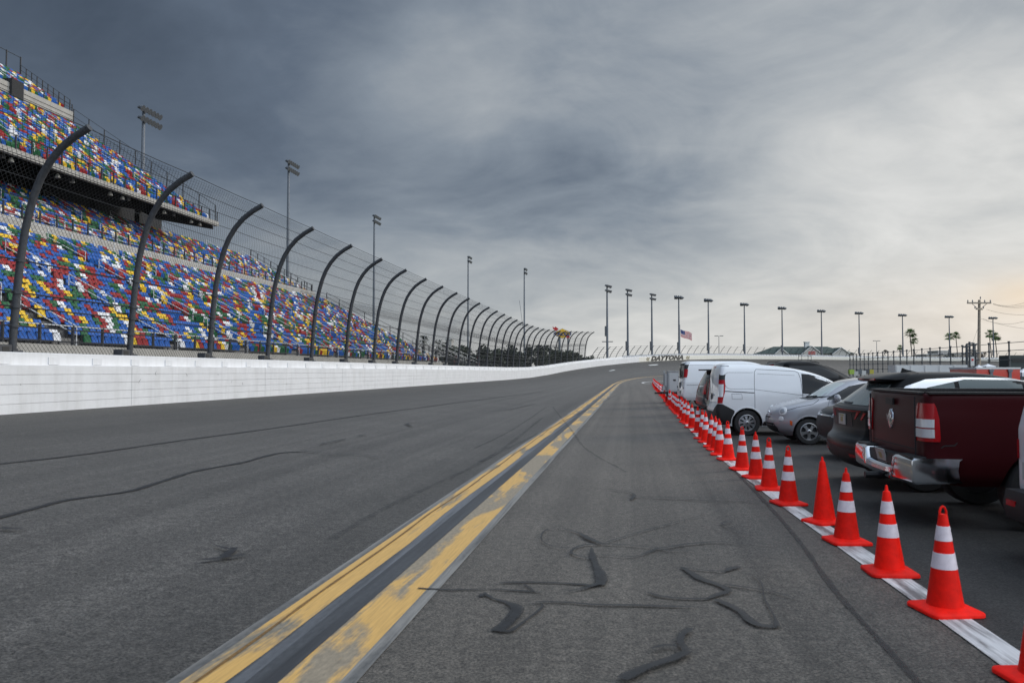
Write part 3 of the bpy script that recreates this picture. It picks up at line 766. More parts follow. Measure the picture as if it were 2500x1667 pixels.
# stair going down from the end of the lower tier
st = thing('stairway', 'steel stairway with pale handrails at the far end of the grandstand', 'stairway', W(104, -27, 0))
b = MB(); b2 = MB()
A, B = at(1022, 838, 101), at(1156, 893, 132)
for k in range(24):
    p = A.lerp(B, k/23); b.box((p.x, p.y, p.z-.1), (1.6, .55, .06), M=Matrix.Rotation(-PHI, 3, 'Z'))
part(b, 'stair_flight', M_step, st)
for dx_ in (-.8, .8):
    for h in (.5, 1.0):
        b2 = MB(); b2.tube([A+NX*dx_+Vector((0, 0, h)), B+NX*dx_+Vector((0, 0, h))], .045, 5)
        for k in range(9): p = A.lerp(B, k/8)+NX*dx_; b2.tube([p+Vector((0, 0, -.1)), p+Vector((0, 0, h))], .035, 5)
        part(b2, 'handrail', M_wrail, st)
for k in range(5):
    p = A.lerp(B, (k+.3)/5); b = MB(); b.box((p.x, p.y, p.z/2-.1), (.25, .25, max(.3, p.z-.2))); part(b, 'support', M_rail, st)

# ------------------------------------------------------------------ seats
SCOL = {'blue': (.005, .090, .37), 'red': (.27, .008, .012), 'green': (.006, .100, .034), 'white': (.72, .72, .74), 'yellow': (.72, .46, .02)}
SM = {k: mat(k+'_seat_plastic', v, .5, spec=.25, noise=(1.2, .1)) for k, v in SCOL.items()}
names = list(SCOL)
def pick(): return rnd.choices(names, (.375, .235, .215, .088, .087))[0]
colr = {}
for t in seats: colr[t] = pick()
# seat in its own frame: +x along the row, +y backwards, z up, facing -y
def seat_parts(fold):
    back, pan, fr = MB(), MB(), MB()
    P = []
    for i in range(5):
        z = .40+.42*i/4; P.append([((-.24+.48*j/4)*(1-.05*(i == 4)), .10+.10*i/4+.03*(1-abs(j-2)/2.)+.02*(i == 4), z) for j in range(5)])
    back.grid(P); back.grid([[(x, y+.03, z) for x, y, z in r] for r in P], flip=True)
    back.quad(P[4][0], P[4][4], (P[4][4][0], P[4][4][1]+.03, P[4][4][2]), (P[4][0][0], P[4][0][1]+.03, P[4][0][2]))
    if fold: pan.box((0, .02, .42), (.465, .07, .40), M=Matrix.Rotation(R_(-14), 3, 'X'), top=(.92, 1))
    else: pan.box((0, -.12, .40), (.43, .42, .05), M=Matrix.Rotation(R_(4), 3, 'X'))
    fr.box((0, .12, .30), (.47, .03, .04))
    for s in (-1, 1):
        fr.box((s*.235, .10, .30), (.025, .07, .60)); fr.box((s*.235, .0, .58), (.035, .30, .03))
    return back, pan, fr
seat_me = {}
for fold in (0, 1):
    bk, pn, fr = seat_parts(fold)
    for c in names: seat_me[c, fold] = (bk.mesh('backrest', SM[c], 35), pn.mesh('seat_pan', SM[c]))
    seat_me['fr', fold] = fr.mesh('frame', M_rail)
info = []
for t in seats:
    u, v, f = proj(W(t[2], t[3], t[4]+.5))
    if -12 < u < 2512 and t[0] == 'lower' and v < 1000: info.append((f, t, u))
info.sort(key=lambda x: x[0]); near = info[:300]; nearset = {t for _, t, _ in near}
pu = sorted(proj(fpt(s, 1.0))[0] for s in posts if proj(fpt(s, 1.0))[2] > 1)
pu = [x for x in pu if x > -40]
used = set(); bykey = {(t[0], t[1], round(t[2], 2)): t for t in seats}
ROWN = ['front', 'second', 'third', 'fourth', 'fifth', 'sixth', 'seventh', 'eighth', 'ninth', 'tenth', 'eleventh', 'twelfth']
for f, t, u in near:
    tn, k, s, q, z = t; c = colr[t]; fold = 0 if rnd.random() < .04 else 1
    bi = sum(1 for x in pu if x < u)
    where = 'left of nearest fence post' if bi == 0 else 'between %s and %s fence posts' % (ordinal(bi), ordinal(bi+1))
    def nb(dk, ds):
        x = bykey.get((tn, k+dk, round(s+ds, 2))); return colr[x] if x else None
    L, Rr, up_ = nb(0, -.5), nb(0, .5), nb(1, 0)
    row = ROWN[k] if k < 12 else ordinal(k+1)
    base = '%s folding seat, %s row, %s' % (c, row, where)
    side = ('%s left, %s right' % (L, Rr)) if L and Rr else ('beside the aisle, %s neighbour' % (L or Rr))
    cand = [base+', '+side, base.replace(' folding', '')+', '+side+', %s behind' % up_, base+', %s behind' % up_]
    lab = next((x for x in cand if x not in used and len(x.split()) <= 16), cand[0]); used.add(lab)
    r = thing('stadium_seat', lab, 'seat', W(s, q, z), math.atan2(HX.y, HX.x), 'seats in the lower tier of the grandstand')
    r.rotation_euler = (0, 0, math.atan2(HX.y, HX.x))
    link('backrest', seat_me[c, fold][0], r); link('seat_pan', seat_me[c, fold][1], r); link('frame', seat_me['fr', fold], r)
# all the other seats, too many to count
b = MB(); ang = math.atan2(HX.y, HX.x); ca, sa_ = math.cos(ang), math.sin(ang)
for t in seats:
    if t in nearset: continue
    tn, k, s, q, z = t; o = W(s, q, z); mi = names.index(colr[t])
    if rnd.random() < .012: continue
    def L(x, y, zz): return (o.x+x*ca-y*sa_, o.y+x*sa_+y*ca, o.z+zz)
    b.quad(L(-.242, .11, .40), L(.242, .11, .40), L(.235, .20, .82), L(-.235, .20, .82), mi)
    b.quad(L(-.242, .15, .40), L(-.235, .24, .82), L(.235, .24, .82), L(.242, .15, .40), mi)
    b.quad(L(-.235, .20, .82), L(.235, .20, .82), L(.235, .24, .82), L(-.235, .24, .82), mi)
    b.quad(L(.242, .11, .40), L(.242, .15, .40), L(.235, .24, .82), L(.235, .20, .82), mi)
    b.quad(L(-.242, .11, .40), L(-.235, .20, .82), L(-.235, .24, .82), L(-.242, .15, .40), mi)
    b.quad(L(-.235, .06, .24), L(.235, .06, .24), L(.20, -.03, .62), L(-.20, -.03, .62), mi)
    b.quad(L(-.20, -.03, .62), L(.20, -.03, .62), L(.20, .04, .62), L(-.20, .04, .62), mi)
    b.quad(L(.235, .06, .24), L(.235, .12, .24), L(.20, .04, .62), L(.20, -.03, .62), mi)
o = b.obj('stadium_seats', [SM[c] for c in names])
tag(o, 'mass of red blue green yellow and white seats in the higher rows of the grandstand', 'seats', None, 'stuff')
# ------------------------------------------------------------------ light masts
M_pole = mat('galvanised_pole', (.145, .16, .185), .55, .1, noise=(2, .15))
M_lamp = mat('lamp_shell', (.095, .10, .11), .45, .1)
M_lens = mat('lamp_lens', (.07, .075, .08), .3)
def lamp_mesh(far):
    b = MB(); b.lathe([(.06, -.42), (.17, -.38), (.24, -.16), (.36, .08), (.44, .30), (.46, .34)], 8 if far else 14); me0 = b
    b.lathe([(.01, .31), (.42, .33), (.43, .31)], 8 if far else 14, mi=1)
    return b.mesh('lamp_head', [M_lamp, M_lens], 45)
LM = lamp_mesh(False)
def mast(u, vtop, Y, zb, label, nrow, ncol, face, wid, group, box=True, r0=.34, ring=False, shift=0.):
    """face = heading of the lamps"""
    top = at(u, vtop, Y); H = top.z-zb
    t = thing('floodlight_mast', label, 'light mast', (top.x, top.y, zb), 0, group)
    b = MB(); b.tube([(0, 0, 0), (0, 0, H*.5), (0, 0, H)], [r0, r0*.8, r0*.55], 10)
    b.obj('pole', M_pole, t, 40)
    if box:
        b = MB(); b.box((-.42, -.2, 6.2 if zb > 2 else 10.), (.45, .5, 2.6)); b.obj('control_box', M_lamp, t)
    c, s = math.cos(face), math.sin(face); ax = Vector((-s, c, 0)); fw = Vector((c, s, 0))
    if ring:
        b = MB(); pr = []
        for j in range(17): a = 2*math.pi*j/16; pr.append(ax*(wid/2*math.cos(a))+fw*(.8*math.sin(a))+Vector((0, 0, H-.1)))
        b.tube(pr, .10, 5); b.tube([pr[0], pr[8]], .08, 5); b.tube([pr[4], pr[12]], .08, 5); b.obj('lamp_ring', M_lamp, t)
        for j in range(10):
            a = 2*math.pi*(j+.5)/10; p = ax*(wid/2*math.cos(a))+fw*(.8*math.sin(a))+Vector((0, 0, H)); d = (fw*.5+ax*.3*math.cos(a)+Vector((0, 0, -.8))).normalized()
            o = link('lamp_head', LM, t, p); o.rotation_euler = d.to_track_quat('Z', 'Y').to_euler(); o.scale = (1.1, 1.1, 1.25)
        return t
    for i in range(nrow):
        z = H-.3-1.25*i; b = MB(); b.tube([ax*(-wid/2-.2+shift)+Vector((0, 0, z)), ax*(wid/2+.2+shift)+Vector((0, 0, z))], .09, 6); b.obj('crossarm', M_lamp, t)
        for j in range(ncol):
            p = ax*(-wid/2+shift+wid*j/(ncol-1))+fw*.35+Vector((0, 0, z+.02)); d = (fw+Vector((0, 0, -.55))).normalized()
            o = link('lamp_head', LM, t, p); o.rotation_euler = d.to_track_quat('Z', 'Y').to_euler(); o.scale = (.85, .85, .85) if ncol < 7 else (1, 1, 1)
    return t
fx = math.atan2(NX.y, NX.x)
LM0 = [(351, 264, 98, 1, 'nearest and tallest looking floodlight mast, rising behind the upper grandstand seats', 6, 3.3),
       (705, 394, 139, 1, 'floodlight mast rising behind the middle of the grandstand, second from the left', 6, 3.6),
       (914, 526, 186, 1, 'floodlight mast standing behind the far end of the lower grandstand, third from left', 6, 3.6),
       (1143, 626, 246, 1, 'floodlight mast behind the curved fence, just past the end of the grandstand', 5, 3.4),
       (1280, 655, 262, 1, 'floodlight mast with small side antenna behind the fence, left of the roadside fuel sign', 5, 3.4)]
for u, v, Y, zb, lab, nc, wd in LM0:
    mast(u, v, Y, 0, lab, 2, nc, fx, wd*1.1, 'floodlight masts behind the grandstand', box=False, r0=.34, shift=.8)
b = MB(); p = at(1280, 800, 261); b.tube([p+Vector((-.4, 0, 0)), p+Vector((-1.6, 0, 9))], .06, 5); b.tube([p+Vector((-1.9, 0, 1)), p+Vector((0, 0, 1))], .08, 5)
ant = b.obj('antenna', M_pole); tag(ant, 'thin leaning antenna fixed to the floodlight mast left of the fuel sign', 'antenna')
TM = [(1482, 696), (1532, 706), (1591, 717), (1657, 726), (1729, 733), (1817, 743), (1909, 752), (2005, 759), (2097, 764), (2203, 769), (2317, 773), (2424, 776)]
TD = ['leftmost of the floodlight masts round the turn, beside the end of the tall fence', 'second floodlight mast from the left round the turn, left of the wall lettering',
      'floodlight mast rising straight above the left end of the wall lettering', 'floodlight mast standing beside the striped flag above the banked turn', 'floodlight mast next to the right of the striped flag',
      'floodlight mast between the striped flag and the green roofed building', 'floodlight mast in front of the left part of the green roofed building', 'floodlight mast in front of the right part of the green roofed building',
      'floodlight mast just right of the green roofed building', 'floodlight mast directly left of the tall pair of palms', 'floodlight mast behind the middle pair of palms', 'hazy floodlight mast right of the wooden utility pole, behind palms']
for (u, v), lab in zip(TM, TD):
    # find the depth where the sight line meets a circle 8 m outside the wall
    d = ray(u, 860); d = Vector((d.x/d.y, 1, 0)); lo, hi = 100., 500.
    for _ in range(50):
        m = (lo+hi)/2; P = d*m; s, q = W2S(P.x, P.y)
        if q > QW-8: lo = m
        else: hi = m
    P = d*lo; s, q = W2S(P.x, P.y); face = math.atan2(CT.y-P.y, CT.x-P.x)
    mast(u, v, lo, lerp_tab(s, ZB)-2.0, lab, 2, 4, face, 3.0 if u < 1620 else 4.2, 'floodlight masts round the banked turn', ring=u > 1620)
def lot_light(u, v, Y, lab, rz=0):
    top = at(u, v, Y); t = thing('street_lamp', lab, 'street lamp', (top.x, top.y, 0))
    b = MB(); b.tube([(0, 0, 0), (0, 0, top.z)], [.22, .12], 6); b.obj('pole', M_pole, t)
    for sx in (-1, 1): b = MB(); b.box((sx*1.25, 0, top.z), (1.6, .6, .3)); b.box((sx*.5, 0, top.z-.12), (.9, .1, .1)); b.obj('lamp_head', M_lamp, t)
lot_light(1755, 820, 380, 'small double headed street lamp far beyond the turn, right of the striped flag')
lot_light(2140, 832, 460, 'small double headed street lamp far beyond the turn, left of the palms')
lot_light(1483, 834, 300, 'small double headed street lamp behind the leftmost floodlight mast of the turn')

# ------------------------------------------------------------------ flag
P = at(1660, 803, 258); fl = thing('flagpole', 'grey flagpole beside a floodlight mast above the turn', 'flagpole', (P.x, P.y, 5))
b = MB(); b.tube([(0, 0, 0), (0, 0, P.z-5+1.2)], [.12, .07], 6); b.lathe([(.02, -.12), (.13, 0), (.02, .12)], 8, Matrix.Translation((0, 0, P.z-5+1.25))); b.obj('pole', M_pole, fl)
M_fr, M_fw, M_fb = mat('flag_red', (.62, .03, .05), .8), mat('flag_white', (.88, .87, .86), .8), mat('flag_blue', (.025, .05, .22), .8)
for _m in (M_fr, M_fw, M_fb):      # thin cloth lets the bright sky through
    _t = _m.node_tree; _p = _t.nodes['Principled BSDF']; _tr = _t.nodes.new('ShaderNodeBsdfTranslucent'); _tr.inputs[0].default_value = _p.inputs['Base Color'].default_value
    _mx = _t.nodes.new('ShaderNodeMixShader'); _mx.inputs[0].default_value = .5; _t.links.new(_p.outputs[0], _mx.inputs[1]); _t.links.new(_tr.outputs[0], _mx.inputs[2]); _t.links.new(_mx.outputs[0], _t.nodes['Material Output'].inputs[0])
FWd, FH = 4.0, 2.35
def fpos(x, y, o=0.):
    return (P.x+.15+x*.93, P.y-.2+.30*math.sin(x*1.9+y*.4)*(x/FWd)+o, P.z-.1-y-.34*x-.10*math.sin(x*1.6))
b = MB()
for k in range(13):
    for j in range(16):
        if k < 7 and j < 6: m = 2
        else: m = 0 if k % 2 == 0 else 1
        x0, x1 = FWd*j/16, FWd*(j+1)/16; y0, y1 = FH*k/13, FH*(k+1)/13
        b.quad(fpos(x0, y1), fpos(x1, y1), fpos(x1, y0), fpos(x0, y0), m)
for r in range(5):
    for c in range(6):
        x, y = .14+.235*c, .13+.25*r
        b.poly([fpos(x+.07*math.cos(a*math.pi/5+.314)*(1 if a % 2 else .45), y+.07*math.sin(a*math.pi/5+.314)*(1 if a % 2 else .45), -.02) for a in range(10)], 1)
fo = b.obj('flag', [M_fr, M_fw, M_fb]); tag(fo, 'red white and blue striped flag flying beside a floodlight mast', 'flag')

# ------------------------------------------------------------------ fuel sign
Y = 300; P = at(1373, 815, Y); k = Y/F
sg = thing('roadside_sign', 'yellow diamond fuel sign with blue lettering and red arrow on tall poles', 'sign', (P.x, P.y, 0))
def sp(u, v, o=0.): q = at(u, v, Y+o); return (q.x-P.x, q.y-P.y, q.z)
def plate(pts, m, name, o0, o1):
    b = MB(); b.prism(pts, lambda u, v: sp(u, v, o1), lambda u, v: sp(u, v, o0)); o = b.obj(name, m, sg); fixnorm(o.data)
plate([(1373, 801.5), (1388, 808), (1396, 814), (1388, 820), (1373, 826.5), (1358, 820), (1350, 814), (1358, 808)], mat('sign_grey_edge', (.45, .47, .5), .5), 'sign_edge', -.2, .4)
plate([(1373, 802.5), (1387, 809), (1393, 814), (1387, 819.5), (1373, 825.5), (1360, 819.5), (1353, 814), (1360, 809)], mat('sign_yellow', (.85, .50, .02), .5), 'sign_face', -.32, -.18)
plate([(1349, 796), (1353, 800.5), (1356, 797), (1364, 803), (1358, 808), (1350, 803)], mat('sign_red', (.5, .02, .02), .5), 'arrow', -.25, .1)
plate([(1380, 821), (1390, 818), (1392, 826), (1387, 823), (1385, 826)], mat('sign_red', (.5, .02, .02), .5), 'arrow', -.36, .1)
me = text_mesh('SUNOCO', 1, .15, .04, .02, .95); x0, x1, y0, y1 = text_bounds(me)
for pas, (g, o, m) in enumerate(((1.06, -.42, mat('sign_grey_edge', (.45, .47, .5))), (1.12, -.5, mat('sign_blue', (.01, .05, .22), .5)))):
    mm = me.copy()
    for v in mm.vertices:
        tx = (v.co.x-x0)/(x1-x0)-.5; ty = (v.co.y-y0)/(y1-y0)-.5
        v.co = sp(1373+tx*43*(1+.05*pas if False else 1)*(1.03 if pas == 0 else 1), 815-ty*9*g, o-v.co.z)
    mm.materials.clear(); mm.materials.append(m); link('sign_lettering', mm, sg)
for du in (-7, 14):
    b = MB(); b.tube([(du*k, .3, 0), (du*k, .3, P.z-1)], .45 if du < 0 else .3, 8); b.obj('sign_pole', M_pole, sg, 40)

# ------------------------------------------------------------------ trees
M_bark = mat('bark', (.09, .07, .055), .9, noise=(6, .3))
def leafmat(name, c): return mat(name, c, .65, noise=(.9, .45))
M_leafA, M_leafB, M_leafC = leafmat('oak_leaf', (.035, .045, .024)), leafmat('dark_oak_leaf', (.022, .03, .018)), leafmat('autumn_leaf', (.20, .035, .02))
def crown(b, rg, c, rx, rz, n, sz, mi=0):
    cl = []
    for _ in range(max(5, n//70)):
        a = rg.uniform(0, 6.283); e = rg.uniform(-.5, 1); rr = rg.uniform(.35, .95)
        cl.append((c[0]+rx*rr*math.cos(a)*math.cos(e*.9), c[1]+rx*rr*math.sin(a)*math.cos(e*.9), c[2]+rz*rr*math.sin(e*1.3), rg.uniform(.28, .5)*rx))
    for i in range(n):
        x, y, z, r = rg.choice(cl); d = Vector((rg.gauss(0, 1), rg.gauss(0, 1), rg.gauss(0, 1))).normalized()*r*rg.random()**.4
        p = Vector((x, y, z))+Vector((d.x, d.y, d.z*.8)); ax = Vector((rg.gauss(0, 1), rg.gauss(0, 1), rg.gauss(0, 1))).normalized(); bx = ax.orthogonal().normalized()
        s = sz*rg.uniform(.6, 1.3); cx = ax.cross(bx)
        b.quad(p-bx*s, p+cx*s*.6, p+bx*s, p-cx*s*.6, mi)
def tree(u, vtop, Y, wpx, label, m=None, seed=0, n=1300, zb=0., cat='tree', name='tree', group=None, low=.22):
    rg = random.Random(seed); top = at(u, vtop, Y); H = top.z-zb; r = wpx*Y/F/2
    t = thing(name, label, cat, (top.x, top.y, zb), 0, group)
    b = MB(); b.tube([(0, 0, 0), (.1*r, 0, H*.35), (.05*r, .1*r, H*.7)], [H*.035, H*.025, H*.01], 6)
    for k in range(4): a = rg.uniform(0, 6.28); b.tube([(.08*r, 0, H*.3), (r*.5*math.cos(a), r*.5*math.sin(a), H*.6)], [H*.015, H*.005], 5)
    b.obj('trunk', M_bark, t)
    b = MB(); crown(b, rg, (0, 0, H*(.5+low/2)), r*1.0, H*(.5-low/2)*1.05, n, max(.18, r*.10)); b.obj('crown', m or M_leafA, t)
    return t
TL = [(1118, 843, 170, 70), (1160, 848, 185, 80), (1200, 846, 200, 70), (1236, 845, 210, 75), (1268, 851, 220, 60), (1305, 839, 215, 60), (1338, 846, 235, 70), (1368, 852, 240, 60), (1398, 856, 235, 60), (1425, 866, 220, 50)]
TLB = ['dark oak tree behind the fence, next to the orange red shrub', 'broad dark oak behind the fence, second from the orange red shrub', 'dark oak behind the fence midway between mast and shrub', 'dark round oak just left of the fifth floodlight mast', 'low dark oak directly behind the fifth floodlight mast',
       'taller dark oak left of the fuel sign poles', 'dark oak under the left half of the fuel sign', 'dark oak under the right half of the fuel sign', 'dark oak right of the fuel sign by the fence end', 'smallest dark oak at the right end of the tree line']
for i, (u, v, Y, wp) in enumerate(TL): tree(u, v, Y, wp, TLB[i], (M_leafA, M_leafB)[i % 2], 10+i, 1500, group='oaks behind the fence', low=.06)
tree(1082, 830, 150, 46, 'dark leafy tree beside the stocky palm at the end of the grandstand', M_leafB, 31, 1300)
tree(1108, 838, 160, 34, 'small dark tree between the stocky palm tree and the line of oaks', M_leafA, 32, 900)
tree(1170, 868, 140, 14, 'orange red leafed shrub behind the fence', M_leafC, 33, 260, name='shrub', cat='shrub', low=.0)
tree(1112, 865, 138, 12, 'small orange leafed shrub beside the stairway', M_leafC, 34, 160, name='shrub', cat='shrub', low=.0)
for i, (u, v, Y, wp, lb) in enumerate([(1440, 868, 215, 26, 'small dark bush behind the fence at the foot of the leftmost turn mast'), (1455, 871, 230, 30, 'low green bush right of the leftmost turn mast'), (1560, 862, 330, 24, 'tiny far tree seen through the turn fence left of the flag'),
      (2210, 866, 470, 26, 'low bushy tree between the two small palms'), (2245, 868, 480, 14, 'small bush at the foot of the tall palms'), (2318, 862, 440, 40, 'bare bushy tree left of the wooden utility pole'), (2402, 853, 430, 26, 'tall reddish bush just right of the wooden utility pole'), (2470, 862, 430, 30, 'sparse autumn tree at the right edge beyond the turn'), (2072, 861, 400, 24, 'dark bush at the right end of the green roofed building'), (2022, 860, 400, 20, 'dark bush between the gables of the green roofed building')]):
    tree(u, v, Y, wp, lb, (M_leafA, M_leafB)[i % 2] if i not in (6, 7) else leafmat('brown_leaf', (.09, .055, .035)), 50+i, 420, zb=2, name='bush', cat='bush', low=.05)
M_palm, M_palm2 = leafmat('palm_leaf', (.085, .165, .035)), leafmat('dark_palm_leaf', (.022, .04, .018))
def palm(u, vtop, Y, rpx, label, seed, zb=0., m=None, stocky=False, group=None):
    rg = random.Random(seed); r = rpx*Y/F*(1.0 if stocky else 1.22); top = at(u, vtop, Y); Hc = top.z-zb-r*.75
    t = thing('palm_tree', label, 'palm tree', (top.x, top.y, zb), 0, group)
    b = MB(); n = 9; b.tube([(.12*r*math.sin(i*.5), 0, Hc*i/n) for i in range(n+1)], [(r*.13 if stocky else r*.085)*(1-.25*i/n) for i in range(n+1)], 7); b.obj('trunk', M_bark, t)
    b = MB()
    for i in range(44 if not stocky else 38):
        a = rg.uniform(0, 6.283); e = rg.uniform(-.75, 1.35); L = r*rg.uniform(.8, 1.08); d = Vector((math.cos(a)*math.cos(e), math.sin(a)*math.cos(e), math.sin(e))); sd_ = Vector((-math.sin(a), math.cos(a), 0))
        if stocky:
            pts = [Vector((0, 0, Hc))+d*L*x+Vector((0, 0, -.55*L*x*x)) for x in (0, .25, .5, .75, 1)]; up = sd_.cross(d)
            for k in range(14):
                x = (k+1)/14.5; i0 = min(3, int(x*4)); p = pts[i0].lerp(pts[i0+1], x*4-i0)
                for sg_ in (-1, 1):
                    q = p+sd_*sg_*L*.22*(1-x*.6)+d*L*.12-Vector((0, 0, L*.06)); b.quad(p-d*L*.02, q, q+d*L*.015, p+d*L*.03)
        else:
            st_ = Vector((0, 0, Hc))+d*L*.42-Vector((0, 0, .06*L)); up = sd_.cross(d)
            b.tube([(0, 0, Hc), st_], r*.012, 3)
            for k in range(9):
                f_ = (k-4)/4*1.15; v_ = d*math.cos(f_)+sd_*math.sin(f_); tip = st_+v_*L*.58*(1-.12*abs(f_))-Vector((0, 0, L*(.10+.10*rg.random())))
                wd = (up*.3+sd_*math.cos(f_)-d*math.sin(f_)*.5).normalized()*r*.035
                b.quad(st_, st_.lerp(tip, .5)-wd, tip, st_.lerp(tip, .5)+wd)
    b.obj('crown', m or M_palm, t); return t
palm(1036, 812, 140, 23, 'stocky dark palm with feathery fronds behind the end of the grandstand', 1, m=M_palm2, stocky=True)
palm(2223, 800, 400, 14, 'tallest palm, left one of the pair behind the inner fence', 2, 2)
palm(2232, 823, 405, 10.5, 'shorter palm tucked against the tallest palm', 3, 2)
palm(2318, 810, 410, 12, 'left palm of the middle pair, left of the wooden utility pole', 4, 2)
palm(2335, 808, 415, 11, 'right palm of the middle pair, left of the wooden utility pole', 5, 2)
palm(2417, 803, 420, 12.5, 'left palm of the pair right of the wooden utility pole', 6, 2)
palm(2431, 810, 415, 12.5, 'right palm of the pair right of the wooden utility pole', 7, 2)
palm(2161, 853, 430, 7, 'short dry palm alone right of the green roofed building', 8, 2, leafmat('dry_palm', (.07, .06, .035)))
palm(2197, 841, 420, 8, 'short green palm left of the tallest palm', 9, 2)

# ------------------------------------------------------------------ distant buildings
M_stucco = mat('pale_stucco', (.56, .53, .49), .85, noise=(.4, .06)); M_roof = mat('green_shingle', (.022, .045, .040), .8, noise=(1, .2)); M_win = mat('dark_window', (.03, .04, .055), .12)
M_trim = mat('white_trim', (.68, .67, .65), .6)
Yh = 440; P = at(1970, 868, Yh); ht = thing('hotel', 'long pale building with dark green hipped roof and gables beyond the turn', 'building', (P.x, P.y, 0)); k = Yh/F
zt = at(1970, 845, Yh).z; ze = at(1970, 862.5, Yh).z
def hx(u): return (u-1970)*k
b = MB(); b.box((0, 8, ze/2), (hx(2068)-hx(1870), 16, ze)); b.obj('wall', M_stucco, ht)
def hip(u0, u1, y0, y1, z0, z1, ru0, ru1):
    A, B, Cc, D = (hx(u0), y0, z0), (hx(u1), y0, z0), (hx(u1), y1, z0), (hx(u0), y1, z0); ym = (y0+y1)/2; E, F2 = (hx(ru0), ym, z1), (hx(ru1), ym, z1)
    b.poly([A, B, F2, E]); b.poly([B, Cc, F2]); b.poly([Cc, D, E, F2]); b.poly([D, A, E]); b.poly([D, Cc, B, A])
b = MB(); hip(1862, 2082, -1.2, 17, ze-.1, zt, 1900, 2034); hip(1854, 1960, -.6, 15, ze-.3, zt-1.0, 1890, 1930); hip(2000, 2092, -.6, 15, ze-.3, zt-1.0, 2040, 2056); ro = b.obj('roof', M_roof, ht)
for uc, wd, hh in ((1978, 46, 4.0), (2050, 40, 3.2), (1904, 30, 2.6)):
    c0 = hx(uc); w2 = wd*k/2; b = MB(); zb_ = ze-.2
    b.prism([(-w2, zb_-5), (w2, zb_-5), (w2, zb_), (0, zb_+hh), (-w2, zb_)], lambda x, z: (c0+x, 2, z), lambda x, z: (c0+x, -2.2, z)); o = b.obj('gable', M_stucco, ht); fixnorm(o.data)
    b = MB()
    for sx in (-1, 1): b.quad((c0+sx*(w2+.6), -2.7, zb_-.35), (c0, -2.7, zb_+hh+.25), (c0, 9, zb_+hh+.25), (c0+sx*(w2+.6), 9, zb_-.35)); b.tube([(c0+sx*(w2+.6), -2.75, zb_-.4), (c0, -2.75, zb_+hh+.2)], .22, 4, 1)
    b.obj('gable_roof', [M_roof, M_trim], ht)
for i, u in enumerate((1884, 1893, 1914, 1922, 1932, 1940, 1948, 1967, 1989, 2000, 2012, 2020, 2040, 2047, 2058, 2066)):
    for z in (ze-1.9, ze-5):
        b = MB(); yy = -2.26 if any(abs(u-c)*2 < w for c, w in ((1978, 46), (2050, 40), (1904, 30))) else -.06
        b.box((hx(u), yy, z), (1.1, .1, 1.4)); o = b.obj('window', M_win, ht); b = MB(); b.box((0, 0, 0), (1.4, .06, 1.7)); f_ = b.obj('frame', M_trim, o, loc=(hx(u), yy+.03, z))
b = MB(); b.box((hx(1978), 5, zt+.7), (2.4, 2, 3)); b.box((hx(1978), 5, zt+2.4), (2.9, 2.5, .4)); b.obj('chimney', M_trim, ro)
M_redsg = mat('red_sign_lettering', (.70, .06, .05), .5)
b = MB(); rg = random.Random(4)
for r, z in ((0, ze+.75), (1, ze-.25)):
    for i in range(9): hgt_ = rg.uniform(.5, .75); b.box((hx(1970.5+i*1.9), -2.35, z), (.24, .1, hgt_)); b.box((hx(1971+i*1.9), -2.35, z+rg.choice((-.28, 0, .28))), (.40, .1, .22))
b.obj('sign_lettering', M_redsg, ht)
def lowb(u0, u1, vt, Y, lab, m, name='building'):
    A, B = at(u0, vt, Y), at(u1, vt, Y); t = thing(name, lab, 'building', ((A.x+B.x)/2, Y, 0)); L = B.x-A.x
    b = MB(); b.box((0, 6, A.z/2), (L, 12, A.z)); b.obj('wall', m, t)
    b = MB(); b.box((0, 6, A.z+.2), (L+.8, 12.8, .4)); b.obj('roof', M_trim, t)
    for i in range(int(L/3.5)): b = MB(); b.box((-L/2+2+3.5*i, -.05, A.z-2), (1.6, .1, 1.3)); b.obj('window', M_win, t)
lowb(2262, 2345, 866, 450, 'low beige flat roofed building behind the right part of the turn', mat('beige_block', (.42, .37, .32), .8))
lowb(2290, 2318, 857, 470, 'taller pale block standing behind the low beige building', mat('pale_block', (.5, .48, .46), .8))
lowb(2352, 2400, 862, 480, 'distant tan building behind the wooden utility pole', mat('tan_block', (.36, .30, .25), .8))
lowb(1088, 1102, 829, 320, 'distant pale tower block behind the trees by the grandstand end', mat('pale_block', (.5, .48, .46), .8))

# ------------------------------------------------------------------ wooden utility pole
M_wood = mat('weathered_wood', (.36, .30, .235), .9, noise=(5, .25), bump=(20, .5))
Yp = 85; P = at(2391, 732, Yp); up_ = thing('utility_pole', 'weathered wooden utility pole with two crossarms and wires', 'utility pole', (P.x-.25, P.y, 0)); k = Yp/F; Hp = P.z
b = MB(); b.tube([(0, 0, 0), (.12, 0, Hp*.5), (.25, 0, Hp)], [.19, .165, .13], 10); b.obj('pole', M_wood, up_, 40)
za = at(2391, 740, Yp).z; zc = at(2391, 755, Yp).z
b = MB(); b.box((.1, -.2, za), (2.55, .12, .16)); b.obj('crossarm', M_wood, up_)
b = MB(); b.box((.1, -.2, zc), (1.1, .12, .14), M=Matrix.Rotation(.5, 3, 'Z')); b.obj('crossarm', M_wood, up_)
for x, z in ((-1.1, za), (-.6, za), (.7, za), (1.3, za), (-.35, zc), (.55, zc), (.25, Hp)):
    b = MB(); b.lathe([(.02, 0), (.07, .06), (.04, .12), (.07, .18), (.02, .28)], 8, Matrix.Translation((x, -.2, z+.06))); b.obj('insulator', M_pole, up_, 40)
for x in (-.75, 1.0): b = MB(); b.tube([(x, -.2, za), (.18, -.1, za-.75)], .03, 4); b.obj('brace', M_wood, up_)
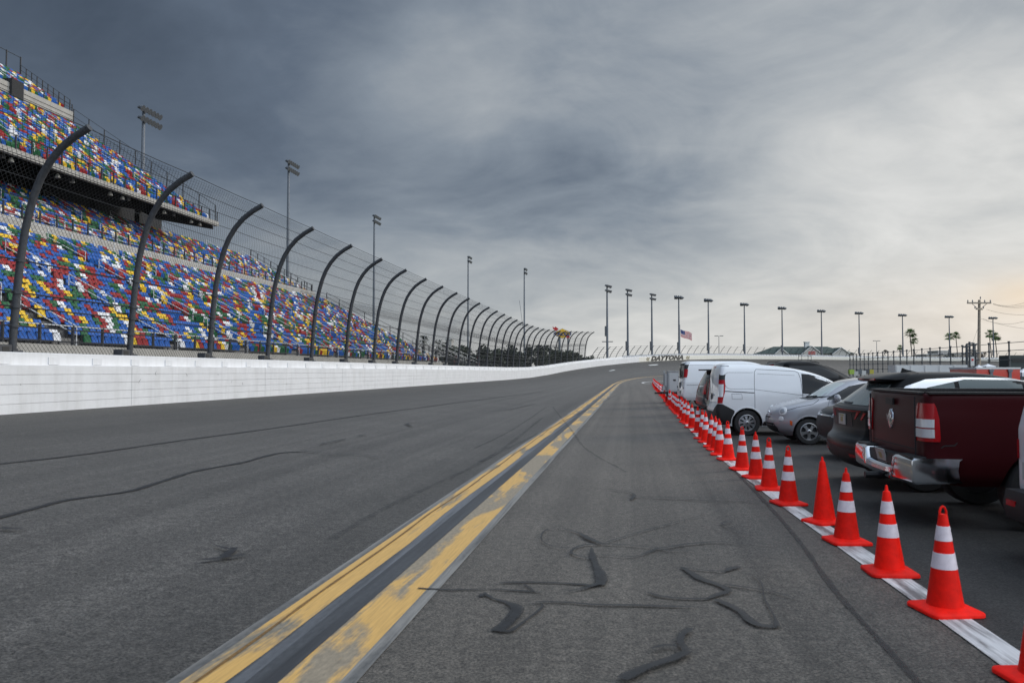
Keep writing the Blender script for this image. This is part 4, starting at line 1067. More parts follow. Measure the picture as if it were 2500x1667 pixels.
for (u0, v0), (u1, v1), sag in (((2424, 741), (2540, 722), .5), ((2424, 742), (2540, 734), .4), ((2424, 743), (2540, 744), .3), ((2408, 755), (2540, 766), .3), ((2400, 778), (2540, 768), .7), ((2395, 778), (2540, 806), .2)):
    A, B = at(u0, v0, Yp), at(u1, v1, Yp-16); b = MB(); b.tube([A.lerp(B, i/8)-Vector((0, 0, sag*(1-(i/4-1)**2))) for i in range(9)], .011, 4); part(b, 'wire', M_cab, up_)
b = MB(); b.tube([at(2386, 805, Yp), at(2374, 840, Yp-3)], .015, 4); part(b, 'wire', M_cab, up_)

# ------------------------------------------------------------------ inner fence on the right
sf = .172; ff = thing('cable_fence', 'inner fence of grey steel posts and cables receding behind the parked cars', 'fence', (40, 0, 0))
fz = lambda Y: 5.0 if Y < 300 else 5.0
us = [2535, 2464, 2415, 2381, 2350, 2321, 2295, 2271, 2251, 2231, 2214, 2198, 2182, 2168, 2155, 2143, 2131, 2120, 2110, 2100, 2091, 2083, 2075]
tops = []
for i, u in enumerate(us):
    Y = F*40/(u-1590+16); X = (u-CU)/F*Y; b = MB(); b.tube([(X, Y, 0), (X, Y, 4.9)], .085, 7)
    for z in (2.0, 2.9, 3.9, 4.85): b.tube([(X, Y, z-.08), (X, Y, z+.08)], .14, 7)
    part(b, 'fence_post', M_tpost, ff, 40); tops.append((X, Y))
for z in (1.1, 2.0, 2.9, 3.9, 4.75): b = MB(); b.tube([(x, y, z) for x, y in tops], .035, 4); part(b, 'fence_cable', M_tpost, ff)
P = at(2363, 845, 80); gt = thing('gate_frame', 'tangle of steel gate posts just left of the wooden utility pole', 'gate', (P.x, P.y, 0)); k = 80/F
for du, h, r in ((-3, 4.3, .12), (4, 4.6, .1), (14, 4.5, .1), (19, 3.6, .07)):
    b = MB(); b.tube([(du*k, 0, 0), (du*k, 0, h)], r, 6); b.obj('post', M_tpost, gt)
    for z in (h-.25, h-.9): b = MB(); b.tube([(du*k-.3, .1, z), (du*k+.3, -.1, z+.12)], .07, 5); b.obj('clamp', M_tpost, gt)
for z in (1.2, 2.2, 3.2): b = MB(); b.tube([(-.3, 0, z), (.9, 0, z)], .05, 5); b.obj('rail', M_tpost, gt)
P = at(2374, 882, 78); b = MB(); b.box((0, 0, 0), (.35, .05, .9)); b.box((0, -.03, .15), (.2, .03, .2), 1); o = b.obj('notice_board', [mat('notice_white', (.6, .6, .58)), mat('sign_red', (.5, .02, .02))], loc=P); tag(o, 'small white and red notice on the gate by the utility pole', 'sign')
P = at(1965, 868, 200)
sc = thing('scaffold', 'small scaffold tower in front of the banked turn below the green roofed building', 'scaffold', (P.x, 200, 0)); b = MB()
for x in (-1.6, -.8, .8, 1.6): b.tube([(x, 0, 0), (x, 0, at(1965, 866, 200).z)], .06, 4)
for z in (1.5, 3, 4.4, 5.4): b.tube([(-1.6, 0, z), (1.6, 0, z)], .05, 4)
b.tube([(-1.6, 0, 1.5), (1.6, 0, 4.4)], .05, 4); b.obj('frame', M_tpost, sc)

# ------------------------------------------------------------------ trailers, tents and gear beyond the cars
M_gwh = mat('grey_white_panel', (.72, .72, .70), .5, noise=(.6, .06))
A, B = at(2186, 891, 44), at(2362, 896, 43); dirv = (B-A); L = Vector((dirv.x, dirv.y, 0)).length; rz = math.atan2(dirv.y, dirv.x)
tr_ = thing('box_trailer', 'long plain grey white trailer body behind the black hatchback roof', 'trailer', (A.x, A.y, 0), rz)
b = MB(); b.box((L/2, 1.2, A.z/2+.3), (L, 2.4, A.z-.6)); b.obj('body', M_gwh, tr_)
for i in range(5): b = MB(); b.box((L*(i+.1)/5, -.015, A.z/2+.3), (.05, .03, A.z-.65)); b.obj('rib', M_trim, tr_)
b = MB(); b.lathe([(.02, 0), (.13, 0), (.13, .03), (.02, .03)], 14, Matrix.Translation((.75, 0, A.z-.5)) @ Matrix.Rotation(math.pi/2, 4, 'X')); b.obj('vent', M_blk, tr_)
for x in (L*.6, L*.72): b = MB(); b.lathe([(.1, -.12), (.42, -.12), (.45, 0), (.42, .12), (.1, .12)], 16, Matrix.Translation((x, .2, .45)) @ Matrix.Rotation(math.pi/2, 4, 'X')); b.obj('wheel', M_blk, tr_, 40)
A, B = at(2384, 896.5, 36), at(2490, 896.5, 36); L = B.x-A.x
rt = thing('rescue_truck', 'red and white truck body with grey latches behind the black hatchback', 'truck', (A.x, 36, 0))
b = MB(); b.box((L/2, 1.1, .85), (L, 2.2, .7)); b.box((L/2, 1.1, A.z-.33), (L, 2.2, .50), 1); b.box((L/2, 1.1, A.z-.04), (L+.05, 2.25, .08), 2); b.obj('body', [M_trim, mat('truck_red', (.62, .04, .02), .3, coat=.5), M_trim], rt)
for x in (L*.33, L*.76): b = MB(); b.box((x, -.03, A.z-.3), (.12, .06, .4)); b.box((x, -.05, A.z-.15), (.2, .06, .1)); b.obj('latch', M_pole, rt)
for x in (.7, L-.7): b = MB(); b.lathe([(.1, -.12), (.42, -.12), (.45, 0), (.42, .12), (.1, .12)], 16, Matrix.Translation((x, .15, .45)) @ Matrix.Rotation(math.pi/2, 4, 'X')); b.obj('wheel', M_blk, rt, 40)
M_tent = mat('white_canvas', (.72, .72, .74), .8)
for u, vt, vb, wpx, Y, lab in ((2390, 890, 903, 24, 62, 'left white peaked canopy tent beyond the red truck'), (2412, 888, 897, 26, 66, 'right white peaked canopy tent beyond the red truck'), (2500, 899, 912, 34, 60, 'white canopy tent at the right edge of the view')):
    p = at(u, vt, Y); ze_ = at(u, vb-3, Y).z; r = wpx*Y/F/2; t = thing('canopy_tent', lab, 'tent', (p.x, Y, 0)); b = MB(); c = [(-r, -r), (r, -r), (r, r), (-r, r)]
    for i in range(4): A, B = c[i], c[(i+1) % 4]; b.poly([(*A, ze_), (*B, ze_), (B[0]*.35, B[1]*.35, ze_+(p.z-ze_)*.55), (A[0]*.35, A[1]*.35, ze_+(p.z-ze_)*.55)]); b.poly([(A[0]*.35, A[1]*.35, ze_+(p.z-ze_)*.55), (B[0]*.35, B[1]*.35, ze_+(p.z-ze_)*.55), (0, 0, p.z)]); b.quad((*A, ze_-.3), (*B, ze_-.3), (*B, ze_), (*A, ze_))
    b.obj('canopy', M_tent, t)
    for A in c: b = MB(); b.tube([(*A, 0), (*A, ze_)], .04, 4); b.obj('leg', M_pole, t)
P = at(2152, 904, 60); b = MB(); rg = random.Random(2)
b.grid([[(x*.35, y*.4, .35*math.exp(-((x-1)**2+y*y)*.35)*rg.uniform(.7, 1.1)+P.z-.55) for y in range(-3, 4)] for x in range(-3, 4)], flip=True)
t = thing('market_stall', 'low stall with bright blue tarpaulin behind the inner fence', 'stall', (P.x, 60, 0)); b.obj('tarpaulin', mat('blue_tarpaulin', (.02, .27, .45), .6), t)
b = MB(); b.box((-.9, 0, P.z-.75), (.9, .8, .3)); b.obj('crate', mat('orange_tan', (.5, .25, .12), .7), t); b = MB(); b.box((0, 0, (P.z-.8)/2), (2.2, .9, P.z-.8)); b.obj('counter', M_gwh, t)
rg = random.Random(8); GC = [(.30, .42, .06), (.40, .40, .38), (.10, .11, .12), (.5, .5, .48), (.06, .06, .07), (.42, .36, .05)]; GN = ['lime green', 'pale grey', 'charcoal', 'white', 'black', 'yellow']
for i, u in enumerate((2078, 2088, 2097, 2107, 2116, 2126)):
    Y = 62+i; z = at(u, 902+rg.uniform(-2.5, 3), Y).z; P = at(u, 905, Y); h = z
    t = thing('equipment_rack', '%s equipment rack behind the inner fence, %s from the left' % (GN[i], ORD[i]), 'equipment rack', (P.x, Y, 0))
    b = MB()
    for sx in (-.16, .16): b.tube([(sx, 0, 0), (sx, 0, h)], .03, 4)
    b.obj('frame', M_tpost, t); b = MB(); b.box((0, 0, h-.22), (.36, .3, .36)); b.obj('box', mat('gear_%s' % GN[i].replace(' ', '_'), GC[i], .6), t); b = MB(); b.box((0, 0, h-.75), (.34, .3, .34)); b.obj('box', mat('gear_grey', (.2, .2, .2), .7), t)
P = at(2478, 886, 95); b = MB(); b.box((0, 0, 0), (2.6, 2, 1.8)); b.box((0, -1.02, .3), (2.0, .04, .5), 1); b.box((0, 0, -3), (1.8, 1.2, 4.4)); o = b.obj('screen_unit', [mat('dark_green_unit', (.035, .045, .045), .6), M_blk], loc=P); tag(o, 'dark green boxy unit behind the rightmost inner fence post', 'equipment')
# ------------------------------------------------------------------ traffic cones
M_cone = mat('orange_cone_pvc', (.88, .010, .003), .6, noise=(11, .16), spec=.2, bump=(25, .1))
M_band = mat('reflective_sleeve', (.72, .64, .68), .4, noise=(14, .13))
_t = M_cone.node_tree; _n = _t.nodes; _bc = _n['Principled BSDF'].inputs['Base Color']; _src = _bc.links[0].from_socket     # every cone faded a little differently
_oi = _n.new('ShaderNodeObjectInfo'); _h = _n.new('ShaderNodeHueSaturation'); _mr = _n.new('ShaderNodeMapRange'); _mr.inputs[3].default_value = .80; _mr.inputs[4].default_value = 1.08
_t.links.new(_oi.outputs['Random'], _mr.inputs[0]); _t.links.new(_mr.outputs[0], _h.inputs['Value']); _t.links.new(_src, _h.inputs['Color']); _t.links.new(_h.outputs[0], _bc)
HC = .71
def cone_meshes(kind):
    rad = lambda z: .118-(.118-.030)*(z-.04)/(.64-.04)
    b = MB(); b.lathe([(rad(.03), .03), (rad(.05), .05), (rad(.35), .35), (rad(.64), .64), (rad(.64)-.004, .655)], 28)
    if kind == 'loop':
        b.tube([(-.024, 0, .64), (-.023, 0, .675), (-.012, 0, .70), (0, 0, .707), (.012, 0, .70), (.023, 0, .675), (.024, 0, .64)], .008, 8)
    else:
        b.lathe([(.024, .65), (.014, .662), (.012, .69), (.008, .705)], 14)
    body = b.mesh('cone_body', M_cone, 40)
    b = MB(); h, r = .185, .05; pts = []
    for cx, cy, a0 in ((h-r, h-r, 0), (-h+r, h-r, 90), (-h+r, -h+r, 180), (h-r, -h+r, 270)):
        for i in range(5): a = R_(a0+i*22.5); pts.append((cx+r*math.cos(a), cy+r*math.sin(a)))
    lay = [(1., 0), (1.0, .016), (.975, .024), (.80, .032), (.64, .045)]
    n = len(pts); B = len(b.v)
    for k, z in lay: b.v += [(x*k, y*k, z) for x, y in pts]
    for i in range(len(lay)-1):
        for j in range(n): b.f.append((i*n+j, i*n+(j+1) % n, (i+1)*n+(j+1) % n, (i+1)*n+j)); b.m.append(0)
    b.f.append(tuple(reversed(range(n)))); b.m.append(0); b.f.append(tuple((len(lay)-1)*n+j for j in range(n))); b.m.append(0)
    base = b.mesh('cone_base', M_cone, 50)
    bands = []
    for z0, z1 in ((.478, .577), (.292, .398)):
        b = MB(); b.lathe([(rad(z0)-.002, z0), (rad(z0)+.0022, z0+.001), (rad(z1)+.0022, z1-.001), (rad(z1)-.002, z1)], 28); bands.append(b.mesh('reflective_band', M_band, 40))
    return body, base, bands
CM = {k: cone_meshes(k) for k in ('loop', 'knob')}
near_c = [(2549, 1668, 'loop', 1), (2308, 1493, 'loop', 1), (2172, 1400, 'knob', 1), (2067, 1324.5, 'knob', 1), (2012.6, 1276.5, 'knob', 0), (1925, 1231, 'loop', 1), (1878, 1195, 'loop', 1), (1846, 1167, 'knob', 1), (1812, 1147, 'loop', 1), (1778, 1123, 'loop', 1),
          (1758, 1110, 'knob', 1), (1748, 1099, 'knob', 1), (1738, 1091, 'knob', 1), (1724, 1079.6, 'knob', 1), (1716, 1071.5, 'loop', 1), (1704.8, 1055.5, 'knob', 1), (1689.7, 1044.8, 'knob', 1), (1681, 1035, 'knob', 1)]
cpos = []
for u, v, k, bd in near_c: p = G(u, v); cpos.append((p.x, p.y, k, bd))
y = 25.7
while y < 102: cpos.append((clx(y)+rnd.uniform(-.06, .06), y, 'knob' if rnd.random() < .6 else 'loop', 1)); y += rnd.uniform(.88, 1.08)
sidet = ['cut off by the right edge of the view', 'in front of the maroon pickup, loop top', 'left of the maroon pickup bumper, knob top', 'below the pickup bumper, nearest one left of the plain cone' ]
for i, (x, y, k, bd) in enumerate(cpos):
    if i == 0: lab = 'nearest orange striped traffic cone, mostly cut off by the right edge of the picture'
    elif not bd: lab = 'plain red orange traffic cone without any white bands, on the white line'
    else:
        what = 'orange cone, two white bands, %s top' % ('open loop' if k == 'loop' else 'small knob')
        if y < 26: lab = '%s, %s from the near end of row' % (what, ordinal(i+1))
        else: lab = 'small distant banded orange cone, %s from the near end of the long row' % ordinal(i+1)
    t = thing('traffic_cone', lab, 'traffic cone', (x, y, .009), rnd.uniform(-.25, .25) if i > 5 else (.03, .08, -.12, .02, .3, .1)[i], 'traffic cones along the white line')
    bo, ba, bn = CM[k]; t.rotation_euler = (rnd.uniform(-.012, .012), rnd.uniform(-.02, .02), t.rotation_euler[2])
    link('cone_body', bo, t); link('cone_base', ba, t)
    if bd:
        for m in bn: link('reflective_band', m, t)

# ------------------------------------------------------------------ vehicle toolkit: a body is a stack of rounded plan outlines
def pchip(xs, ys):
    n = len(xs); h = [xs[i+1]-xs[i] for i in range(n-1)]; d = [(ys[i+1]-ys[i])/h[i] for i in range(n-1)]; m = [0]*n
    m[0], m[-1] = d[0], d[-1]
    for i in range(1, n-1):
        if d[i-1]*d[i] <= 0: m[i] = 0
        else:
            w1, w2 = 2*h[i]+h[i-1], h[i]+2*h[i-1]; m[i] = (w1+w2)/(w1/d[i-1]+w2/d[i])
    def f(x):
        if x <= xs[0]: return ys[0]
        if x >= xs[-1]: return ys[-1]
        i = max(k for k in range(n-1) if xs[k] <= x); t = (x-xs[i])/h[i]
        return (1+2*t)*(1-t)**2*ys[i]+t*(1-t)**2*h[i]*m[i]+t*t*(3-2*t)*ys[i+1]+t*t*(t-1)*h[i]*m[i+1]
    return f
M_blkpl = mat('black_plastic', (.012, .012, .013), .55, noise=(30, .2), bump=(120, .15))
M_tyre = mat('tyre_rubber', (.016, .016, .017), .75, noise=(20, .25))
M_glass = mat('tinted_glass', (.010, .011, .013), .06, spec=.35)
M_glass2 = mat('green_tinted_glass', (.075, .10, .10), .05, spec=.5)
M_chrome = mat('chrome', (.62, .63, .65), .10, 1.0, noise=(6, .06))
M_alloy = mat('alloy_wheel', (.42, .42, .43), .32, .8)
M_tail = mat('tail_lamp_red', (.36, .005, .008), .2, spec=.3, coat=.2)
M_clear = mat('clear_lamp', (.62, .63, .64), .12, coat=1)
M_amber = mat('amber_marker', (.62, .10, .02), .25, coat=1)
M_seamc = mat('panel_gap', (.02, .02, .022), .8)
M_plate = mat('plate_white', (.40, .42, .40), .4)
M_plateg = mat('plate_orange_green', (.35, .28, .12), .5)
class Car:
    def __init__(s, name, label, cat, ctr, rz, keys, paint, br=.06, bf=.12, taper=.05, wheels=(), arch=.36, wr=.33, group=None, bcut=()):
        s.t = thing(name, label, cat, (ctr[0], ctr[1], .006), rz, group); s.paint = paint
        zs = [k[0] for k in keys]; s.f = [pchip(zs, [k[i] for k in keys]) for i in range(1, 6)]; s.br, s.bf, s.tp = br, bf, taper
        s.z0, s.z1 = zs[0], zs[-1]; s.xm = sum((k[1]+k[2])/2 for k in keys[:4])/4; s.hl = max(k[2] for k in keys)/2
        lev = []
        for a, c in zip(zs, zs[1:]):
            n = max(2, int((c-a)/.035)); lev += [a+(c-a)*i/n for i in range(n)]
        lev.append(zs[-1]); b = MB(); rings = []
        for z in lev:
            h = s.half(z); ring = [(x, y, z) for x, y in h]+[(x, -y, z) for x, y in reversed(h[1:-1])]
            rings.append(ring)
        n = len(rings[0])
        for r in rings: b.v += r
        for i in range(len(rings)-1):
            for j in range(n): b.f.append((i*n+(j+1) % n, i*n+j, (i+1)*n+j, (i+1)*n+(j+1) % n)); b.m.append(0)
        b.f.append(tuple(range(n))); b.m.append(1); b.f.append(tuple((len(rings)-1)*n+j for j in reversed(range(n)))); b.m.append(0)
        me = b.mesh('body', [paint, M_blkpl]); fixnorm(me); o = link('body', me)
        cut = MB()
        for x in wheels: cut.lathe([(arch, -2), (arch, 2)], 40, Matrix.Translation((x, 0, wr)) @ Matrix.Rotation(math.pi/2, 4, 'X'), mi=1)
        for c, d in bcut: cut.box(c, d, 1)
        if wheels or bcut:
            cm = cut.mesh('cut', [paint, M_blkpl]); fixnorm(cm); co = link('cut', cm)
            md = o.modifiers.new('b', 'BOOLEAN'); md.operation = 'DIFFERENCE'; md.solver = 'EXACT'; md.object = co; md.use_self = True
            bpy.context.view_layer.update(); ev = o.evaluated_get(bpy.context.evaluated_depsgraph_get()); nm = bpy.data.meshes.new_from_object(ev)
            o.modifiers.clear(); o.data = nm; nm.name = 'body'; bpy.data.objects.remove(co)
        nm = o.data; nm.polygons.foreach_set('use_smooth', [True]*len(nm.polygons)); nm.set_sharp_from_angle(angle=R_(32)); o.parent = s.t; s.body = o
    def P(s, z): return [f(z) for f in s.f]
    def tap(s, x): return 1-s.tp*((x-s.xm)/s.hl)**2
    def half(s, z):
        xr, xf, w, rr, rf = s.P(z); rr = min(rr, w*.95, (xf-xr)*.45); rf = min(rf, w*.95, (xf-xr)*.45); o = []
        for i in range(7): y = (w-rr)*i/6; o.append((xr+s.br*(y/w)**2, y))
        cx = xr+s.br*((w-rr)/w)**2+rr
        for i in range(1, 9): a = math.pi/2*i/8; o.append((cx-rr*math.cos(a), w-rr+rr*math.sin(a)))
        cf = xf-s.bf*((w-rf)/w)**2-rf
        for i in range(1, 24): o.append((cx+(cf-cx)*i/24, w))
        for i in range(0, 9): a = math.pi/2*i/8; o.append((cf+rf*math.sin(a), w-rf+rf*math.cos(a)))
        for i in range(1, 7): y = (w-rf)*(1-i/6); o.append((xf-s.bf*(y/w)**2, y))
        return [(x, y*s.tap(x)) for x, y in o]
    def sy(s, x, z):
        xr, xf, w, rr, rf = s.P(z); rr = min(rr, w*.95, (xf-xr)*.45); rf = min(rf, w*.95, (xf-xr)*.45); cx = xr+s.br*((w-rr)/w)**2+rr; cf = xf-s.bf*((w-rf)/w)**2-rf
        if x < cx: y = w-rr+rr*math.sqrt(max(0, 1-((cx-x)/rr)**2))
        elif x > cf: y = w-rf+rf*math.sqrt(max(0, 1-((x-cf)/rf)**2))
        else: y = w
        return y*s.tap(x)
    def ex(s, y, z, front):
        xr, xf, w, rr, rf = s.P(z); r = min(rf if front else rr, w*.95, (xf-xr)*.45); bl = s.bf if front else s.br; y = min(abs(y)/s.tap(xf if front else xr), w)
        if y <= w-r: d = bl*(y/w)**2
        else: d = bl*((w-r)/w)**2+r-r*math.sqrt(max(0, 1-((y-w+r)/r)**2))
        return xf-d if front else xr+d
    def side(s, name, cols, sd, m, off=.004, rows=6, sub=6, parent=None):
        cc = []
        for a, c in zip(cols, cols[1:]): cc += [tuple(a[k]+(c[k]-a[k])*i/sub for k in range(3)) for i in range(sub)]
        cc.append(cols[-1]); b = MB()
        def g(o): return [[(x, sd*(s.sy(x, zl+(zh-zl)*j/rows)+o), zl+(zh-zl)*j/rows) for j in range(rows+1)] for x, zl, zh in cc]
        A, B = g(off), g(off-.03); b.grid(A, flip=(sd > 0)); s.skirt(b, A, B); return b.obj(name, m, parent or s.t, 35)
    def skirt(s, b, A, B):
        per = [(0, j) for j in range(len(A[0]))]+[(i, len(A[0])-1) for i in range(1, len(A))]+[(len(A)-1, j) for j in reversed(range(len(A[0])-1))]+[(i, 0) for i in reversed(range(1, len(A)-1))]
        for p, q in zip(per, per[1:]+per[:1]): b.quad(A[p[0]][p[1]], A[q[0]][q[1]], B[q[0]][q[1]], B[p[0]][p[1]])
    def end(s, name, rows, front, m, off=.004, cols=10, sub=5, parent=None):
        rr = []
        for a, c in zip(rows, rows[1:]): rr += [tuple(a[k]+(c[k]-a[k])*i/sub for k in range(3)) for i in range(sub)]
        rr.append(rows[-1]); b = MB(); sg = 1 if front else -1
        def g(o): return [[(s.ex(y0+(y1-y0)*j/cols, z, front)+sg*o, y0+(y1-y0)*j/cols, z) for j in range(cols+1)] for z, y0, y1 in rr]
        A, B = g(off), g(off-.03); b.grid(A, flip=not front); s.skirt(b, A, B); return b.obj(name, m, parent or s.t, 35)
    def corner(s, name, rows, sd, m, off=.006, front=False, parent=None):
        """rows of (z, extent on the end face inwards, extent along the side)"""
        b = MB()
        def g(o):
            G_ = []
            for z, e0, e1 in rows:
                xr, xf, w, rr, rf = s.P(z); r = min(rf if front else rr, w*.95); bl = s.bf if front else s.br; c = (xf-bl*((w-r)/w)**2-r) if front else (xr+bl*((w-r)/w)**2+r); sg = 1 if front else -1; row = []
                for i in range(4):
                    y = w-r-e0*(1-i/4.); row.append(((xf-bl*(y/w)**2 if front else xr+bl*(y/w)**2)+sg*o, y))
                for i in range(7): a = math.pi/2*i/6; row.append((c+sg*(r+o)*math.cos(a), w-r+(r+o)*math.sin(a)))
                for i in range(1, 5): row.append((c-sg*e1*i/4, w+o))
                G_.append([(x, sd*y*s.tap(x), z) for x, y in row])
            return G_
        A, B = g(off), g(off-.03); b.grid(A, flip=((sd < 0) != front)); s.skirt(b, A, B); return b.obj(name, m, parent or s.t, 40)
    def seam(s, pts, sd, wd=.009, m=None, name='panel_gap', off=.003, closed=False):
        b = MB(); P = []
        pp = []
        for a, c in zip(pts, pts[1:]): pp += [(a[0]+(c[0]-a[0])*i/6, a[1]+(c[1]-a[1])*i/6) for i in range(6)]
        pp.append(pts[-1])
        for i, (x, z) in enumerate(pp):
            a, c = pp[max(i-1, 0)], pp[min(i+1, len(pp)-1)]; d = Vector((c[0]-a[0], c[1]-a[1])); d = d.normalized() if d.length > 0 else Vector((1, 0)); n = (-d.y*wd/2, d.x*wd/2)
            P.append([(x+k*n[0], sd*(s.sy(x+k*n[0], z+k*n[1])+off), z+k*n[1]) for k in (-1, 1)])
        b.grid(P); return b.obj(name, m or M_seamc, s.t)
    def disc(s, name, y, z, front, r, m, depth=.03, n=20, parent=None, ov=1., side=None, off=0.):
        e = .02
        if side is not None:
            x = side; sg = 1 if y > 0 else -1; p = Vector((x, sg*s.sy(x, z), z)); nn = Vector((-(s.sy(x+e, z)-s.sy(x-e, z))/(2*e), sg, 0)).normalized()
        else:
            x = s.ex(y, z, front); sg = 1 if front else -1; p = Vector((x, y, z)); gy = (s.ex(y+e, z, front)-s.ex(y-e, z, front))/(2*e); gz = (s.ex(y, z+e, front)-s.ex(y, z-e, front))/(2*e); nn = Vector((1, -gy, -gz)).normalized()*sg
        q = nn.to_track_quat('Z', 'Y').to_matrix().to_4x4(); M = Matrix.Translation(p+nn*off) @ q @ Matrix.Diagonal((1, ov, 1, 1)); b = MB()
        b.lathe([(r, -.06), (r, depth*.3), (r*.92, depth*.75), (r*.6, depth), (.002, depth*1.12)], n, M); return b.obj(name, m, parent or s.t, 50)
    def wheel(s, x, sd, r, wd, style, y=None):
        yy = (s.P(r*1.4)[2] if y is None else y)-wd/2-.02; M = Matrix.Translation((x, sd*yy, r)) @ Matrix.Rotation(-sd*math.pi/2, 4, 'X')
        ri = r*(.66 if style != 'cover' else .64); b = MB(); b.lathe([(.04, -wd*.3), (ri*.98, -wd*.3), (ri*.98, wd*.22), (.05, wd*.18)], 24, M); h = b.obj('wheel', M_blkpl, s.t, 40)
        b = MB(); b.lathe([(ri, -wd/2), (r*.93, -wd/2), (r*.985, -wd*.42), (r, -wd*.3), (r, wd*.3), (r*.985, wd*.42), (r*.93, wd/2), (ri*1.08, wd*.5), (ri, wd*.42)], 36, M, closed=True); b.obj('tyre', M_tyre, h, 40)
        b = MB(); b.lathe([(ri*1.01, wd*.20), (ri*1.01, wd*.45), (ri*.94, wd*.47), (ri*.90, wd*.40), (ri*.90, wd*.20)], 36, M, closed=True)
        ns = {'five': 5, 'cover': 9, 'multi': 10}[style]
        b.lathe([(ri*.24, wd*.22), (ri*.24, wd*.44), (ri*.18, wd*.48), (.004, wd*.49)], 16, M)
        for k in range(ns):
            a = 2*math.pi*k/ns+.3; Mk = M @ Matrix.Rotation(a, 4, 'Z'); w0, w1 = (.22, .27) if style == 'five' else ((.16, .24) if style == 'cover' else (.09, .1)); zt, z2 = wd*.44, wd*.36
            pr = [(ri*.18, -w0*ri, 1), (ri*.55, -w0*ri*.62, 1), (ri*.93, -w1*ri, 1), (ri*.93, w1*ri, 1), (ri*.55, w0*ri*.62, 1), (ri*.18, w0*ri, 1)]
            b.prism([(p[0], p[1]) for p in pr], lambda X, Y: Mk @ Vector((X, Y, z2)), lambda X, Y: Mk @ Vector((X, Y, zt-.02*(X/ri))))
        ro = b.obj('rim', M_alloy, h, 35); fixnorm(ro.data)
        b = MB(); b.lathe([(ri*.10, wd*.47), (ri*.09, wd*.51), (.003, wd*.515)], 12, M); b.obj('hub_cap', M_blkpl, h)
        return h
    def arch(s, x, r, sd, wr, w0, m, off=.012, a0=-15, a1=195):
        b = MB(); A, B = [], []
        for i in range(29):
            a = R_(a0+(a1-a0)*i/28); c, sn = math.cos(a), math.sin(a); rowA = [(x+(r+k)*c, sd*(s.sy(x+(r+k)*c, max(s.z0+.01, wr+(r+k)*sn))+off*(1-.4*abs(k/w0-.5)*2)), max(s.z0+.01, wr+(r+k)*sn)) for k in (0, w0*.5, w0)]
            A.append(rowA); B.append([(p[0], p[1]-sd*.05, p[2]) for p in rowA])
        b.grid(A, flip=(sd < 0)); s.skirt(b, A, B); return b.obj('wheel_arch_trim', m, s.t, 40)
    def box(s, name, c, d, m, M=None, top=(1, 1), parent=None): b = MB(); b.box(c, d, 0, M, top); o = b.obj(name, m, parent or s.t); return o
    def mirror(s, x, sd, z, m):
        y = s.sy(x, z); b = MB(); M = Matrix.Translation((x, sd*(y+.13), z)) @ Matrix.Diagonal((.55, 1, .72, 1)); b.lathe([(.01, -.12), (.09, -.10), (.125, -.03), (.12, .05), (.06, .10), (.01, .115)], 14, M @ Matrix.Rotation(math.pi/2, 4, 'X')); b.box((x, sd*(y+.02), z-.05), (.06, .12, .05)); return b.obj('wing_mirror', m, s.t, 50)
    def plate(s, y, z, front, name='number_plate'):
        x = s.ex(y, z, front); e = .05; tilt = (s.ex(y, z+e, front)-s.ex(y, z-e, front))/(2*e); sg = 1 if front else -1
        M = Matrix.Rotation(math.atan(tilt), 3, 'Y'); b = MB(); b.box((x+sg*.012, y, z), (.014, .31, .155), 0, M); b.box((x+sg*.016, y, z), (.012, .10, .07), 1, M); b.box((x+sg*.016, y, z+.058), (.012, .2, .018), 1, M); return b.obj(name, [M_plate, M_plateg], s.t)
def ctr_from(u, Y, xw, yw, rz):
    """thing origin so that local point (xw, yw) stands at depth Y on sight line u"""
    X = (u-CU)/F*Y; c, s = math.cos(rz), math.sin(rz); return X-(xw*c-yw*s), Y-(xw*s+yw*c)
def carpaint(n, c, metal=0., rough=.32, coat=.8, spec=.4): return mat(n, c, rough, metal, coat=coat, spec=spec, noise=(.9, .03))
P_white, P_silver, P_black, P_maroon, P_grey = carpaint('white_car_paint', (.74, .75, .77)), carpaint('silver_car_paint', (.36, .36, .385), .35, .36), carpaint('black_car_paint', (.007, .007, .008), 0, .32, .0, .12), carpaint('maroon_car_paint', (.046, .0065, .0085), .0, .36, .0, .10), carpaint('dark_grey_car_paint', (.04, .042, .045), .2, .32, .25, .3)

